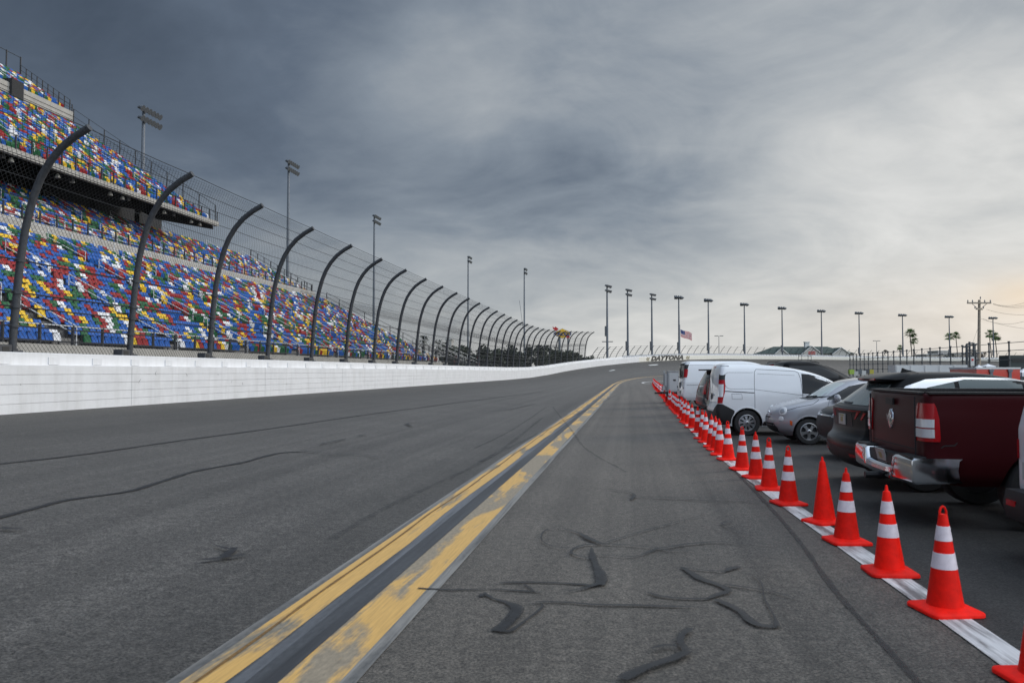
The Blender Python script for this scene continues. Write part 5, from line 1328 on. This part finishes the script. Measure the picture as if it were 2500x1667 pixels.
# --- small white panel van
z5 = R_(-5)
v = Car('panel_van', 'small white panel van parked nose right beside the silver hatchback', 'van', ctr_from(1821, 20.35, .80, -.80, z5), z5,
        [(.24, .16, 4.15, .84, .10, .40), (.40, .02, 4.32, .89, .10, .42), (.62, .0, 4.42, .91, .10, .45), (.85, .05, 4.38, .915, .10, .45), (.98, .06, 4.15, .912, .10, .42), (1.08, .07, 3.82, .905, .10, .4), (1.16, .075, 3.52, .893, .10, .35),
         (1.30, .085, 3.24, .865, .10, .30), (1.47, .10, 2.93, .83, .10, .28), (1.60, .12, 2.58, .795, .11, .25), (1.70, .14, 2.16, .755, .12, .25), (1.76, .17, 1.78, .715, .13, .25), (1.80, .21, 1.35, .66, .14, .22), (1.835, .32, .95, .54, .14, .2)],
        P_white, .05, .25, .035, (.80, 3.55), .375, .325)
for sd in (-1, 1):
    for x in (.80, 3.55): v.wheel(x, sd, .325, .20, 'cover', .90)
    v.arch(.80, .375, sd, .325, .035, P_white, .014, 0, 180)
    v.side('front_window', [(2.17, 1.07, 1.57), (2.35, 1.06, 1.555), (2.65, 1.06, 1.475), (2.90, 1.07, 1.36), (3.10, 1.08, 1.22), (3.24, 1.09, 1.12)], sd, M_glass)
    v.corner('pillar_trim', [(1.36, -.0, .02), (1.5, .0, .03), (1.77, .0, .05)], sd, M_blkpl, .008)
    v.corner('rear_corner_bumper', [(.27, .3, .1), (.45, .3, .3), (.62, .25, .35), (.66, .2, .30), (.80, .0, .0)], sd, M_blkpl, .013)
    tl = v.corner('tail_light', [(.82, .0, .0), (.95, .0, .01), (1.10, .0, .04), (1.25, .0, .05), (1.41, .0, .03)], sd, M_tail, .014)
    v.corner('tail_light_lens', [(.98, -.07, -.06), (1.06, -.06, -.03), (1.20, -.05, -.01), (1.30, -.06, -.03)], sd, M_clear, .019, parent=tl)
    v.side('rear_quarter_bumper', [(.12, .27, .665), (.25, .27, .66), (.36, .28, .655), (.42, .34, .655), (.46, .44, .655)], sd, M_blkpl, .012)
    v.side('sill_trim', [(1.18, .26, .36), (3.15, .26, .36)], sd, M_blkpl, .010)
    v.seam([(.99, .40), (.99, 1.30), (1.01, 1.62), (1.06, 1.685), (2.02, 1.635), (2.09, 1.60), (2.14, 1.45), (2.17, 1.05), (2.17, .40)], sd)
    v.seam([(.34, 1.60), (.98, 1.60)], sd, .006); v.seam([(.34, 1.60), (.27, 1.55), (.26, 1.30), (.30, 1.22), (.38, 1.185), (.98, 1.185)], sd, .006)
    v.seam([(1.08, 1.57), (2.0, 1.53)], sd, .005)
    v.seam([(.10, 1.135), (.98, 1.085)], sd, .022, M_blk, 'sliding_rail')
    v.seam([(.42, 1.06), (.67, 1.05), (.68, .92), (.43, .925), (.42, 1.06)], sd, .006, name='fuel_flap')
    v.seam([(1.0, 1.17), (2.15, 1.03), (3.5, .98)], sd, .007); v.mirror(3.0, sd, 1.10, M_blkpl)
    v.box('door_handle', (2.32, sd*(v.sy(2.32, .98)+.015), .98), (.18, .03, .035), P_white)
v.end('windscreen', [(1.17, -.74, .74), (1.47, -.66, .66), (1.66, -.55, .55)], True, M_glass, .006)
v.end('rear_bumper', [(.30, -.80, .80), (.44, -.84, .84), (.60, -.84, .84)], False, M_blkpl, .02)
v.end('panel_gap', [(.62, -.005, .005), (1.70, -.005, .005)], False, M_seamc, .003)
v.box('door_handle', (v.ex(-.10, .98, 0)-.015, -.10, .98), (.03, .05, .16), M_blkpl); v.plate(.40, .78, False); v.disc('rear_badge', -.35, 1.02, False, .05, M_chrome, .012, ov=.6)
v.end('high_brake_light', [(1.725, -.14, .14), (1.755, -.14, .14)], False, M_tail, .01)
for sd in (-1, 1): v.corner('headlight', [(.80, .16, .22), (.90, .14, .28), (.97, .05, .2)], sd, M_clear, .008, True)
v.end('grille', [(.42, -.45, .45), (.72, -.5, .5)], True, M_blkpl, .008)

# --- silver hatchback facing left
zf = R_(174)
f = Car('hatchback', 'small rounded silver hatchback with round headlights facing the cones', 'car', ctr_from(1972, 17.8, 2.80, .72, zf), zf,
        [(.19, .28, 3.30, .72, .28, .42), (.33, .06, 3.50, .785, .30, .48), (.50, .0, 3.55, .81, .30, .52), (.68, .02, 3.515, .813, .30, .52), (.78, .03, 3.44, .81, .30, .50), (.86, .04, 3.27, .803, .30, .48), (.93, .05, 3.02, .79, .30, .44), (.985, .06, 2.80, .775, .30, .40), (1.03, .08, 2.63, .755, .30, .36),
         (1.18, .14, 2.40, .705, .30, .32), (1.32, .24, 2.14, .645, .30, .30), (1.42, .42, 1.88, .575, .28, .28), (1.48, .75, 1.55, .42, .25, .25)], P_silver, .10, .20, .07, (.55, 2.80), .335, .292)
for sd in (-1, 1):
    for x in (.55, 2.80): f.wheel(x, sd, .292, .19, 'five', .79)
    f.arch(2.80, .335, sd, .292, .03, P_silver, .012, 0, 180); f.arch(.55, .335, sd, .292, .03, P_silver, .012, 0, 180)
    f.side('side_window', [(.62, 1.0, 1.06), (.85, 1.0, 1.30), (1.15, 1.0, 1.365), (1.55, 1.0, 1.37), (1.90, 1.0, 1.30), (2.18, 1.0, 1.15), (2.40, 1.0, 1.03)], sd, M_glass)
    f.seam([(2.36, .99), (2.42, .80), (2.30, .40), (1.1, .36)], sd, .007); f.seam([(2.56, 1.0), (2.72, .90), (3.05, .83), (3.25, .76)], sd, .007)
    hl = f.disc('headlight', sd*.60, .735, True, .098, M_clear, .018, ov=1.05); f.disc('headlight_lens', sd*.60, .735, True, .062, M_alloy, .010, parent=hl, off=.018); f.disc('lower_lamp', sd*.61, .565, True, .062, M_clear, .014)
    f.side('side_marker', [(3.16, .42, .52), (3.21, .44, .54)], sd, M_amber, .008); f.mirror(2.22, sd, 1.04, P_silver)
f.end('windscreen', [(1.045, -.62, .62), (1.18, -.58, .58), (1.30, -.52, .52), (1.375, -.46, .46)], True, mat('screen_with_sunshade', (.50, .57, .55), .08, coat=1.), .006)
for sd in (-.05, .35): b = MB(); b.tube([(f.ex(sd, 1.03, True)+.02, sd, 1.04), (f.ex(sd+.25, 1.06, True)+.025, sd+.25, 1.065), (f.ex(sd+.42, 1.07, True)+.02, sd+.42, 1.075)], .012, 5); b.obj('wiper', M_blkpl, f.t)
f.end('cowl', [(.995, -.60, .60), (1.04, -.62, .62)], True, M_blkpl, .005)
f.end('lower_grille', [(.25, -.40, .40), (.34, -.50, .50), (.46, -.42, .42)], True, M_blkpl, .010)
gr = f.end('moustache_trim', [(.655, -.24, .24), (.67, -.26, .26)], True, M_chrome, .014); f.disc('front_badge', 0, .69, True, .045, M_chrome, .02, ov=.8)
f.end('upper_slot', [(.575, -.20, .20), (.60, -.22, .22)], True, M_blkpl, .006); f.seam([(.2, .70), (.5, .78)], 1, .007)
f.end('front_lip', [(.40, -.66, .66), (.415, -.68, .68)], True, M_alloy, .012)

# --- black saloon nose between the hatchback and the crossover
s_ = Car('saloon_car', 'black car with chrome front trim, nose showing between hatchback and black crossover', 'car', ctr_from(2050, 14.35, 4.62, .86, R_(174)), R_(174),
         [(.20, .25, 4.45, .80, .2, .3), (.36, .05, 4.66, .89, .2, .36), (.60, .0, 4.70, .92, .2, .40), (.82, .03, 4.66, .92, .2, .40), (.93, .06, 4.5, .91, .2, .38), (1.0, .10, 4.1, .89, .2, .36), (1.05, .16, 3.5, .87, .2, .3), (1.16, .45, 3.0, .79, .2, .3), (1.30, .9, 2.5, .68, .2, .3), (1.37, 1.3, 2.1, .5, .2, .2)], P_black, .08, .12, .05, (.95, 3.72), .36, .325)
for sd in (-1, 1):
    for x in (.95, 3.72): s_.wheel(x, sd, .325, .21, 'multi', .90)
    hl = s_.corner('headlight', [(.68, .22, .12), (.76, .22, .22), (.86, .20, .26)], sd, M_glass, .008, True); s_.corner('headlight_lens', [(.78, .08, .02), (.85, .08, .06)], sd, M_clear, .014, True, hl)
    s_.side('side_window', [(1.3, 1.06, 1.16), (1.7, 1.06, 1.29), (2.4, 1.06, 1.29), (3.1, 1.07, 1.10)], sd, M_glass)
    s_.corner('fog_trim', [(.30, .15, .05), (.36, .3, .16)], sd, M_chrome, .022, True)
s_.end('grille', [(.40, -.50, .50), (.78, -.60, .60)], True, M_blkpl, .012); s_.end('grille_trim', [(.79, -.62, .62), (.82, -.64, .64)], True, M_chrome, .018); s_.end('bumper_trim', [(.33, -.70, .70), (.37, -.74, .74)], True, M_chrome, .022)
s_.end('windscreen', [(1.07, -.70, .70), (1.29, -.58, .58)], True, M_glass, .006)

# --- black crossover
zc_ = R_(-7)
c = Car('crossover', 'glossy black crossover with silver window trim and roof spoiler beside the maroon pickup', 'car', ctr_from(2037, 11.8, .0, 0, zc_), zc_,
        [(.27, .20, 4.30, .85, .14, .35), (.40, .04, 4.50, .91, .14, .40), (.58, .0, 4.58, .93, .15, .42), (.66, .02, 4.60, .93, .15, .42), (.72, .08, 4.60, .93, .14, .42), (.86, .11, 4.57, .93, .14, .42), (1.03, .11, 4.35, .925, .14, .40), (1.09, .10, 3.85, .91, .14, .38), (1.13, .165, 3.5, .90, .18, .34), (1.18, .23, 3.3, .875, .24, .3),
         (1.30, .38, 3.02, .83, .26, .28), (1.43, .54, 2.66, .775, .28, .26), (1.53, .64, 2.30, .72, .28, .25), (1.59, .74, 1.98, .65, .26, .25), (1.622, 1.0, 1.60, .45, .22, .2)], P_black, .10, .15, .05, (.92, 3.62), .40, .355)
for sd in (-1, 1):
    for x in (.92, 3.62): c.wheel(x, sd, .355, .225, 'multi', .92); c.arch(x, .40, sd, .355, .05, M_blkpl, .012, -5, 185)
    c.side('chrome_trim', [(.50, 1.19, 1.225), (.74, 1.20, 1.43), (1.0, 1.41, 1.522), (1.5, 1.522, 1.552), (2.1, 1.515, 1.542), (2.45, 1.465, 1.495)], sd, mat('satin_silver_trim', (.66, .66, .67), .25, .6), .012)
    c.side('rear_quarter_window', [(.84, 1.19, 1.25), (.98, 1.19, 1.38), (1.12, 1.19, 1.45), (1.36, 1.19, 1.512)], sd, M_glass2, .006); c.side('rear_door_window', [(1.42, 1.19, 1.515), (1.8, 1.18, 1.525), (2.22, 1.18, 1.505)], sd, M_glass2, .006); c.side('front_door_window', [(2.32, 1.18, 1.49), (2.6, 1.17, 1.44), (2.95, 1.16, 1.28), (3.2, 1.16, 1.18)], sd, M_glass2, .006)
    for k in range(2): c.end('tail_light', [(.955, sd*(.46+.19*k), sd*(.50+.19*k)), (1.055, sd*(.55+.19*k), sd*(.62+.19*k))] if sd > 0 else [(.955, sd*(.50+.19*k), sd*(.46+.19*k)), (1.055, sd*(.62+.19*k), sd*(.55+.19*k))], False, M_tail, .008)
    c.end('rear_reflector', [(.43, min(sd*.52, sd*.76), max(sd*.52, sd*.76)), (.475, min(sd*.52, sd*.78), max(sd*.52, sd*.78))], False, M_tail, .02)
    c.seam([(1.40, 1.18), (1.42, .95), (1.25, .55)], sd); c.mirror(3.0, sd, 1.15, P_black); c.side('sill_trim', [(1.33, .30, .42), (3.2, .30, .42)], sd, M_blkpl, .012)
c.end('rear_window', [(1.155, -.66, .66), (1.30, -.62, .62), (1.45, -.55, .55)], False, mat('grey_green_glass', (.085, .11, .11), .06, spec=.5), .006)
sp_ = MB(); rows_ = []
for y_, dx_, k_ in ((-.64, .20, .25), (-.60, .10, .7), (-.52, .03, 1.), (-.25, 0, 1.), (0, -.01, 1.), (.25, 0, 1.), (.52, .03, 1.), (.60, .10, .7), (.64, .20, .25)):
    rows_.append([(x+dx_*(1-(x-.45)/.6), y_, 1.53+(z-1.53)*k_-.02*(1-k_)) for x, z in ((.98, 1.615), (.76, 1.608), (.49, 1.548), (.445, 1.525), (.455, 1.495), (.50, 1.482), (.68, 1.492), (.86, 1.55))])
sp_.grid([r+[r[0]] for r in rows_]); sp_.poly(rows_[0]); sp_.poly(list(reversed(rows_[-1])))
so_ = sp_.obj('spoiler', P_black, c.t, 50); fixnorm(so_.data); so_.data.polygons.foreach_set('use_smooth', [True]*len(so_.data.polygons))
c.box('high_brake_light', (.455, 0, 1.518), (.02, .7, .022), M_tail)
fn = MB(); fn.prism([(.93, 1.60), (1.15, 1.622), (1.02, 1.655), (.95, 1.682)], lambda x, z: (x, -.025+.015*(z > 1.64), z), lambda x, z: (x, .025-.015*(z > 1.64), z)); fo_ = fn.obj('roof_antenna', P_black, c.t); fixnorm(fo_.data)
c.end('lower_bumper', [(.28, -.70, .70), (.40, -.78, .78), (.54, -.80, .80)], False, M_blkpl, .012); c.end('plate_recess', [(.84, -.40, .40), (1.03, -.36, .36)], False, M_blkpl, .004); c.plate(0, .935, False)
c.end('panel_gap', [(1.11, -.74, .74), (1.118, -.74, .74)], False, M_seamc, .003); c.end('wiper', [(1.17, -.10, .34), (1.185, -.10, .34)], False, M_blkpl, .02); c.end('light_bar', [(1.065, -.66, .66), (1.075, -.66, .66)], False, M_tail, .006)
c.end('windscreen', [(1.20, -.74, .74), (1.58, -.58, .58)], True, M_glass, .006); c.end('grille', [(.5, -.6, .6), (.9, -.75, .75)], True, M_blkpl, .008)

# --- pickups
def pickup(label, ctr, rz, paint, chrome):
    p = Car('pickup_truck', label, 'pickup truck', ctr, rz,
            [(.44, .30, 5.75, .90, .10, .3), (.55, .06, 5.88, .98, .10, .35), (.75, .0, 5.92, 1.01, .09, .36), (1.05, .0, 5.92, 1.005, .08, .36), (1.16, .005, 5.85, 1.0, .08, .36), (1.24, .01, 5.75, .99, .08, .35), (1.33, .015, 4.9, .985, .08, .3), (1.385, .025, 4.3, .975, .08, .25), (1.405, .05, 4.2, .95, .06, .2)],
            paint, .03, .10, .02, (1.22, 4.85), .46, .41, bcut=[((1.02, 0, 1.25), (1.84, 1.60, .9))])
    cb = Car('cab', 'x', 'x', (0, 0), 0, [(1.38, 2.05, 4.25, .955, .2, .3), (1.50, 2.07, 4.05, .93, .2, .3), (1.75, 2.12, 3.62, .86, .2, .3), (1.90, 2.18, 3.25, .79, .2, .3), (1.96, 2.35, 2.9, .6, .2, .2)], paint, .05, .2, .0)
    cb.body.parent = p.t; cb.body.name = 'cab'; bpy.data.objects.remove(cb.t); cb.t = p.t
    cb.end('rear_window', [(1.46, -.72, .72), (1.82, -.64, .64)], False, M_glass, .006); cb.end('windscreen', [(1.44, -.78, .78), (1.84, -.65, .65)], True, M_glass, .006)
    for sd in (-1, 1):
        cb.side('side_window', [(2.3, 1.42, 1.80), (3.2, 1.42, 1.80), (3.75, 1.42, 1.56)], sd, M_glass, .006)
        for x in (1.22, 4.85): p.wheel(x, sd, .41, .28, 'five', .99)
        p.box('bed_rail', (1.05, sd*.905, 1.408), (1.95, .15, .022), M_blkpl)
        tl = p.corner('tail_light', [(.905, .14, .05), (.94, .16, .06), (1.14, .16, .05), (1.26, .14, .02), (1.30, .10, .0)], sd, M_tail, .012)
        for z0, z1 in ((.945, 1.035), (1.05, 1.135)): p.corner('tail_light_lens', [(z0, .135, -.015), (z1, .135, -.03)], sd, M_clear, .019, parent=tl)
        p.seam([(.17, .84), (.20, .865), (.30, .87), (.33, .90)], sd, .012)
    p.box('bed_rail', (.06, 0, 1.405), (.09, 1.7, .022), M_blkpl)
    p.box('tailgate_gap', (-.002, -.77, 1.05), (.012, .012, .62), M_seamc); p.box('tailgate_gap', (-.002, .77, 1.05), (.012, .012, .62), M_seamc)
    p.box('tailgate_handle', (-.012, 0, 1.29), (.02, .24, .075), M_blkpl)
    if chrome:
        em = p.disc('tailgate_emblem', 0, 1.09, False, .075, M_chrome, .02, ov=1.55); b = MB()
        for sd in (-1, 1): b.poly([(-.03, sd*.008, 1.03), (-.03, sd*.02, 1.12), (-.03, sd*.06, 1.15), (-.03, sd*.05, 1.05), (-.03, sd*.032, 1.09)] if sd > 0 else [(-.03, sd*.032, 1.09), (-.03, sd*.05, 1.05), (-.03, sd*.06, 1.15), (-.03, sd*.02, 1.12), (-.03, sd*.008, 1.03)])
        b.obj('emblem_relief', M_alloy, em)
    p.end('tailgate_crease', [(.80, -.74, .74), (.81, -.74, .74)], False, M_seamc, .003)
    b = MB(); cm = M_chrome if chrome else M_blkpl; secs = [(-1.0, .46, .735, -.12), (-.60, .46, .735, -.15), (-.50, .455, .725, -.15), (-.44, .45, .60, -.15), (-.2, .445, .585, -.15), (.2, .445, .585, -.15), (.44, .45, .60, -.15), (.50, .455, .725, -.15), (.60, .46, .735, -.15), (1.0, .46, .735, -.12)]
    for sd in (-1, 1):
        cs = [(sd*(1.0+.035*math.sin(t*math.pi/2)), .46+.03*t, .735, -.12+.05*t+(.40*max(0, t-.2)/.8)) for t in (.2, .5, .8, 1.)]
        secs = list(reversed(cs))+secs if sd < 0 else secs+cs
    P = [[(max(x+.05, .12), y*.97, z0), (x+.03, y, z0), (x, y, z0+.03), (x-.012, y, (z0+z1)/2), (x, y, z1-.025), (x+.03, y, z1), (max(x+.05, .12), y*.97, z1)] for y, z0, z1, x in secs]
    b.grid(P); bo = b.obj('rear_bumper', cm, p.t, 22)
    b = MB(); b.box((.0, 0, .66), (.22, .92, .12)); b.box((-.02, -.74, .738), (.2, .42, .015)); b.box((-.02, .74, .738), (.2, .42, .015)); b.obj('step_pad', M_blkpl, bo)
    for k in range(6):
        b = MB(); y0 = -.46-.018*k if k < 3 else -.515; b.box((-.167, -.44-.022*k, .475+.035*k), (.004, .03, .03), k % 2, Matrix.Rotation(-.9, 3, 'X')); b.obj('reflector_tape', [M_tail, M_clear], bo)
    p.plate(0, .67, False).location = (-.115, 0, 0); b = MB(); b.tube([(-.3, 0, .44), (.3, 0, .44)], .04, 8); b.obj('tow_hitch', M_blkpl, p.t)
    pass
    b = MB(); b.tube([(1.22, -.8, .40), (1.22, .8, .40)], .09, 8); b.box((1.9, -.42, .50), (3.6, .1, .16)); b.box((1.9, .42, .50), (3.6, .1, .16)); b.obj('chassis', M_blkpl, p.t)
    return p
pk = pickup('dark maroon pickup truck with chrome rear bumper and large tail light', ctr_from(2266, 8.25, .06, -1.0, R_(-8)), R_(-8), P_maroon, True)
pickup('dark pickup truck tail squeezed between the grey minivan and white panel van', ctr_from(1731, 25.2, -.1, -.55, R_(-5)), R_(-5), P_black, False)

# --- grey minivan
m = Car('minivan', 'dark grey minivan with black rear window left of the white panel van', 'minivan', ctr_from(1704, 30.0, 0, 0, R_(-4)), R_(-4),
        [(.24, .2, 4.95, .9, .18, .3), (.42, .02, 5.1, .97, .18, .4), (.65, .0, 5.14, .995, .18, .4), (.95, .06, 5.0, .995, .18, .4), (1.05, .09, 4.5, .985, .18, .4), (1.15, .13, 4.1, .96, .18, .3), (1.45, .27, 3.4, .87, .18, .3), (1.65, .38, 2.8, .79, .18, .25), (1.74, .6, 2.3, .62, .18, .2)], P_grey, .06, .2, .03, (1.0, 4.05), .37, .33)
for sd in (-1, 1):
    for x in (1.0, 4.05): m.wheel(x, sd, .33, .21, 'multi', .97)
    m.corner('tail_light', [(.80, .14, .10), (.95, .2, .14), (1.10, .2, .14), (1.20, .12, .06)], sd, M_tail, .01)
    m.side('side_window', [(.5, 1.14, 1.52), (2.5, 1.14, 1.60), (3.3, 1.14, 1.42), (3.9, 1.14, 1.2)], sd, M_glass)
m.end('rear_window', [(1.14, -.78, .78), (1.62, -.66, .66)], False, M_glass, .008); m.end('rear_bumper', [(.30, -.85, .85), (.62, -.88, .88)], False, P_grey, .03); m.plate(0, .93, False); m.box('spoiler', (.30, 0, 1.68), (.36, 1.3, .05), M_blkpl); m.end('tail_trim', [(1.06, -.5, .5), (1.10, -.5, .5)], False, M_chrome, .01)
m.end('windscreen', [(1.18, -.8, .8), (1.62, -.66, .66)], True, M_glass, .006); m.disc('rear_badge', 0, 1.02, False, .05, M_chrome, .015)

# --- full size white cargo van
e = Car('cargo_van', 'large white cargo van with black framed rear windows behind the minivan', 'van', ctr_from(1668, 35.4, .06, -.98, R_(-4)), R_(-4),
        [(.34, .12, 5.4, .90, .08, .3), (.50, .0, 5.6, .97, .08, .35), (.80, .02, 5.68, 1.0, .09, .4), (1.10, .05, 5.55, 1.0, .09, .4), (1.20, .06, 5.2, .99, .09, .36), (1.28, .065, 4.75, .98, .09, .3), (1.5, .085, 4.4, .95, .1, .3), (1.75, .11, 4.0, .905, .12, .28), (1.93, .14, 3.6, .85, .13, .25), (2.04, .20, 3.2, .76, .14, .22), (2.09, .4, 2.8, .55, .14, .2)], P_white, .04, .15, .02, (1.15, 4.6), .42, .375)
for sd in (-1, 1):
    for x in (1.15, 4.6): e.wheel(x, sd, .375, .23, 'cover', .98)
    e.corner('pillar_trim', [(1.70, .05, .0), (1.9, .05, .03), (2.02, .05, .03)], sd, M_blkpl, .008); e.corner('tail_light', [(1.36, .0, .02), (1.45, .0, .04), (1.72, .0, .03)], sd, M_tail, .014)
    e.end('rear_window', [(1.37, min(sd*.12, sd*.80), max(sd*.12, sd*.80)), (1.88, min(sd*.12, sd*.74), max(sd*.12, sd*.74))], False, M_glass, .012)
    e.side('door_window', [(3.55, 1.3, 1.78), (4.0, 1.3, 1.72), (4.4, 1.3, 1.45)], sd, M_glass); e.seam([(.35, 1.90), (2.0, 1.90), (2.05, .6)], sd); e.seam([(.2, 1.02), (3.5, 1.02)], sd, .012)
    e.box('door_hinge', (e.ex(sd*.9, .9, 0)-.01, sd*.9, .9), (.03, .05, .1), M_blkpl)
e.end('window_frame', [(1.33, -.88, .88), (1.99, -.76, .76)], False, M_blkpl, .006); e.end('rear_bumper', [(.36, -.9, .9), (.52, -.93, .93)], False, M_blkpl, .09); e.end('panel_gap', [(.55, -.006, .006), (1.95, -.006, .006)], False, M_seamc, .004); e.box('door_handle', (e.ex(-.12, 1.0, 0)-.02, -.12, 1.0), (.04, .14, .26), M_blkpl); e.box('model_badge', (e.ex(.45, .78, 0)-.012, .45, .78), (.012, .22, .06), M_blkpl); e.plate(-.3, .70, False); e.end('windscreen', [(1.32, -.85, .85), (1.85, -.72, .72)], True, M_glass, .006)

# --- black estate behind the vans
h = Car('estate_car', 'tall black sport utility vehicle whose roof shows behind the white panel van', 'car', ctr_from(1884, 33.0, .3, -.9, R_(-4)), R_(-4),
        [(.3, .15, 4.9, .92, .2, .3), (.5, .0, 5.1, 1.0, .2, .4), (.9, .02, 5.1, 1.01, .2, .4), (1.15, .05, 4.9, 1.0, .2, .4), (1.25, .08, 4.2, .98, .2, .3), (1.35, .10, 3.75, .95, .2, .3), (1.6, .16, 3.25, .88, .2, .3), (1.85, .24, 2.72, .80, .2, .25), (1.95, .35, 2.35, .70, .2, .2), (2.0, .6, 2.0, .5, .2, .2)], P_black, .06, .2, .03, (1.05, 4.05), .42, .38)
for sd in (-1, 1):
    for x in (1.05, 4.05): h.wheel(x, sd, .38, .25, 'multi', 1.0)
    h.corner('tail_light', [(1.10, .05, .1), (1.6, .05, .1), (1.9, .03, .1)], sd, M_tail, .01); h.side('side_window', [(.5, 1.36, 1.78), (2.2, 1.36, 1.82), (2.75, 1.36, 1.70), (3.4, 1.36, 1.42)], sd, M_glass)
    b = MB(); b.tube([(.5, sd*.66, 2.0), (.6, sd*.66, 2.04), (2.1, sd*.64, 2.03), (2.3, sd*.63, 1.98)], .022, 6); b.obj('roof_rail', M_blkpl, h.t)
h.end('rear_window', [(1.4, -.75, .75), (1.82, -.66, .66)], False, M_glass, .006); h.end('windscreen', [(1.38, -.84, .84), (1.86, -.68, .68)], True, M_glass, .006)

# --- white off roader cut by the right edge
o_ = Car('off_roader', 'white off road vehicle with rear spare wheel cut off by the right edge', 'car', ctr_from(2447, 7.35, .0, .92, R_(-7)), R_(-7),
         [(.42, .14, 4.0, .86, .06, .3), (.60, .05, 4.2, .90, .06, .3), (1.1, .05, 4.2, .90, .06, .3), (1.18, .06, 3.1, .89, .07, .3), (1.6, .15, 2.7, .82, .12, .25), (1.78, .22, 2.5, .74, .14, .2), (1.82, .4, 2.3, .5, .12, .2)], P_white, .04, .1, .02, (.75, 3.35), .44, .39)
for sd in (-1, 1):
    for x in (.75, 3.35): o_.wheel(x, sd, .39, .25, 'five', .9)
    o_.corner('tail_light', [(.85, .0, .08), (1.02, .0, .08)], sd, M_tail, .014); o_.side('side_window', [(.4, 1.22, 1.68), (2.3, 1.22, 1.68), (2.6, 1.22, 1.5)], sd, M_glass)
b = MB(); b.grid([[(.25, y, z0), (x, y, z0), (x-.03, y, (z0+z1)/2), (x, y, z1), (.25, y, z1)] for y, z0, z1, x in ((-.90, .36, .56, .07), (-.8, .32, .58, -.05), (.8, .32, .58, -.05), (.90, .36, .56, .07))]); b.obj('rear_bumper', M_blkpl, o_.t, 30)
for sd in (-1, 1): o_.box('rear_reflector', (-.075, sd*.66, .47), (.01, .16, .05), M_tail)
M = Matrix.Translation((.02, -.15, .98)) @ Matrix.Rotation(-math.pi/2, 4, 'Y'); b = MB(); b.lathe([(.1, -.1), (.34, -.1), (.38, -.05), (.38, .12), (.34, .17), (.2, .18), (.01, .18)], 32, M); b.obj('spare_wheel', mat('brown_cover', (.06, .05, .045), .6), o_.t, 40)
o_.end('rear_window', [(1.25, -.66, .66), (1.68, -.6, .6)], False, M_glass, .006); o_.plate(.55, .75, False); o_.end('windscreen', [(1.22, -.75, .75), (1.70, -.65, .65)], True, M_glass, .006)

# --- service trailer with grey cabinet at the far end
u0, Yt = 1627, 41.; X = (u0-CU)/F*Yt; tl = thing('utility_trailer', 'small utility trailer with grey metal cabinet at the left end of the vehicles', 'trailer', (X, Yt, 0), R_(-4))
M_cabn = mat('grey_cabinet_paint', (.36, .37, .38), .5)
b = MB(); b.box((.9, .6, .52), (2.2, 1.3, .10)); b.box((-.3, .6, .50), (.5, .08, .08)); b.box((.9, .6, .38), (1.6, .9, .12)); b.obj('bed', M_blkpl, tl)
b = MB(); b.box((.42, .55, 1.10), (.62, .8, 1.04)); b.box((.42, .55, 1.63), (.68, .86, .04)); b.box((.42, .146, 1.1), (.5, .012, .9), 1); b.box((.42, .136, 1.18), (.14, .012, .08), 2); b.obj('cabinet', [M_cabn, mat('cabinet_door', (.42, .43, .44), .5), M_blkpl], tl)
b = MB(); b.box((.02, .5, 1.05), (.16, .5, .9)); b.tube([(-.06, .3, .6), (-.06, .3, 1.68)], .02, 5); b.tube([(-.06, .7, .6), (-.06, .7, 1.68)], .02, 5); b.box((-.05, .5, .75), (.2, .5, .25)); b.obj('rack', M_cabn, tl)
b = MB(); b.box((1.15, .55, .98), (.7, .9, .75)); b.box((1.15, .55, 1.38), (.5, .6, .1)); b.tube([(1.0, .1, 1.45), (1.4, .1, 1.45)], .03, 5); b.obj('generator', mat('dark_machine', (.08, .08, .085), .5, .3), tl)
for sy_ in (-.02, 1.22): b = MB(); b.lathe([(.1, -.08), (.27, -.08), (.29, 0), (.27, .08), (.1, .08)], 18, Matrix.Translation((1.0, sy_, .29)) @ Matrix.Rotation(math.pi/2, 4, 'X')); b.obj('wheel', M_tyre, tl, 40); b = MB(); b.box((1.0, sy_, .62), (.75, .22, .04)); b.obj('mudguard', M_blkpl, tl)
b = MB(); b.box((-.1, .12, .62), (.05, .16, .1)); b.obj('tail_light', M_tail, tl)
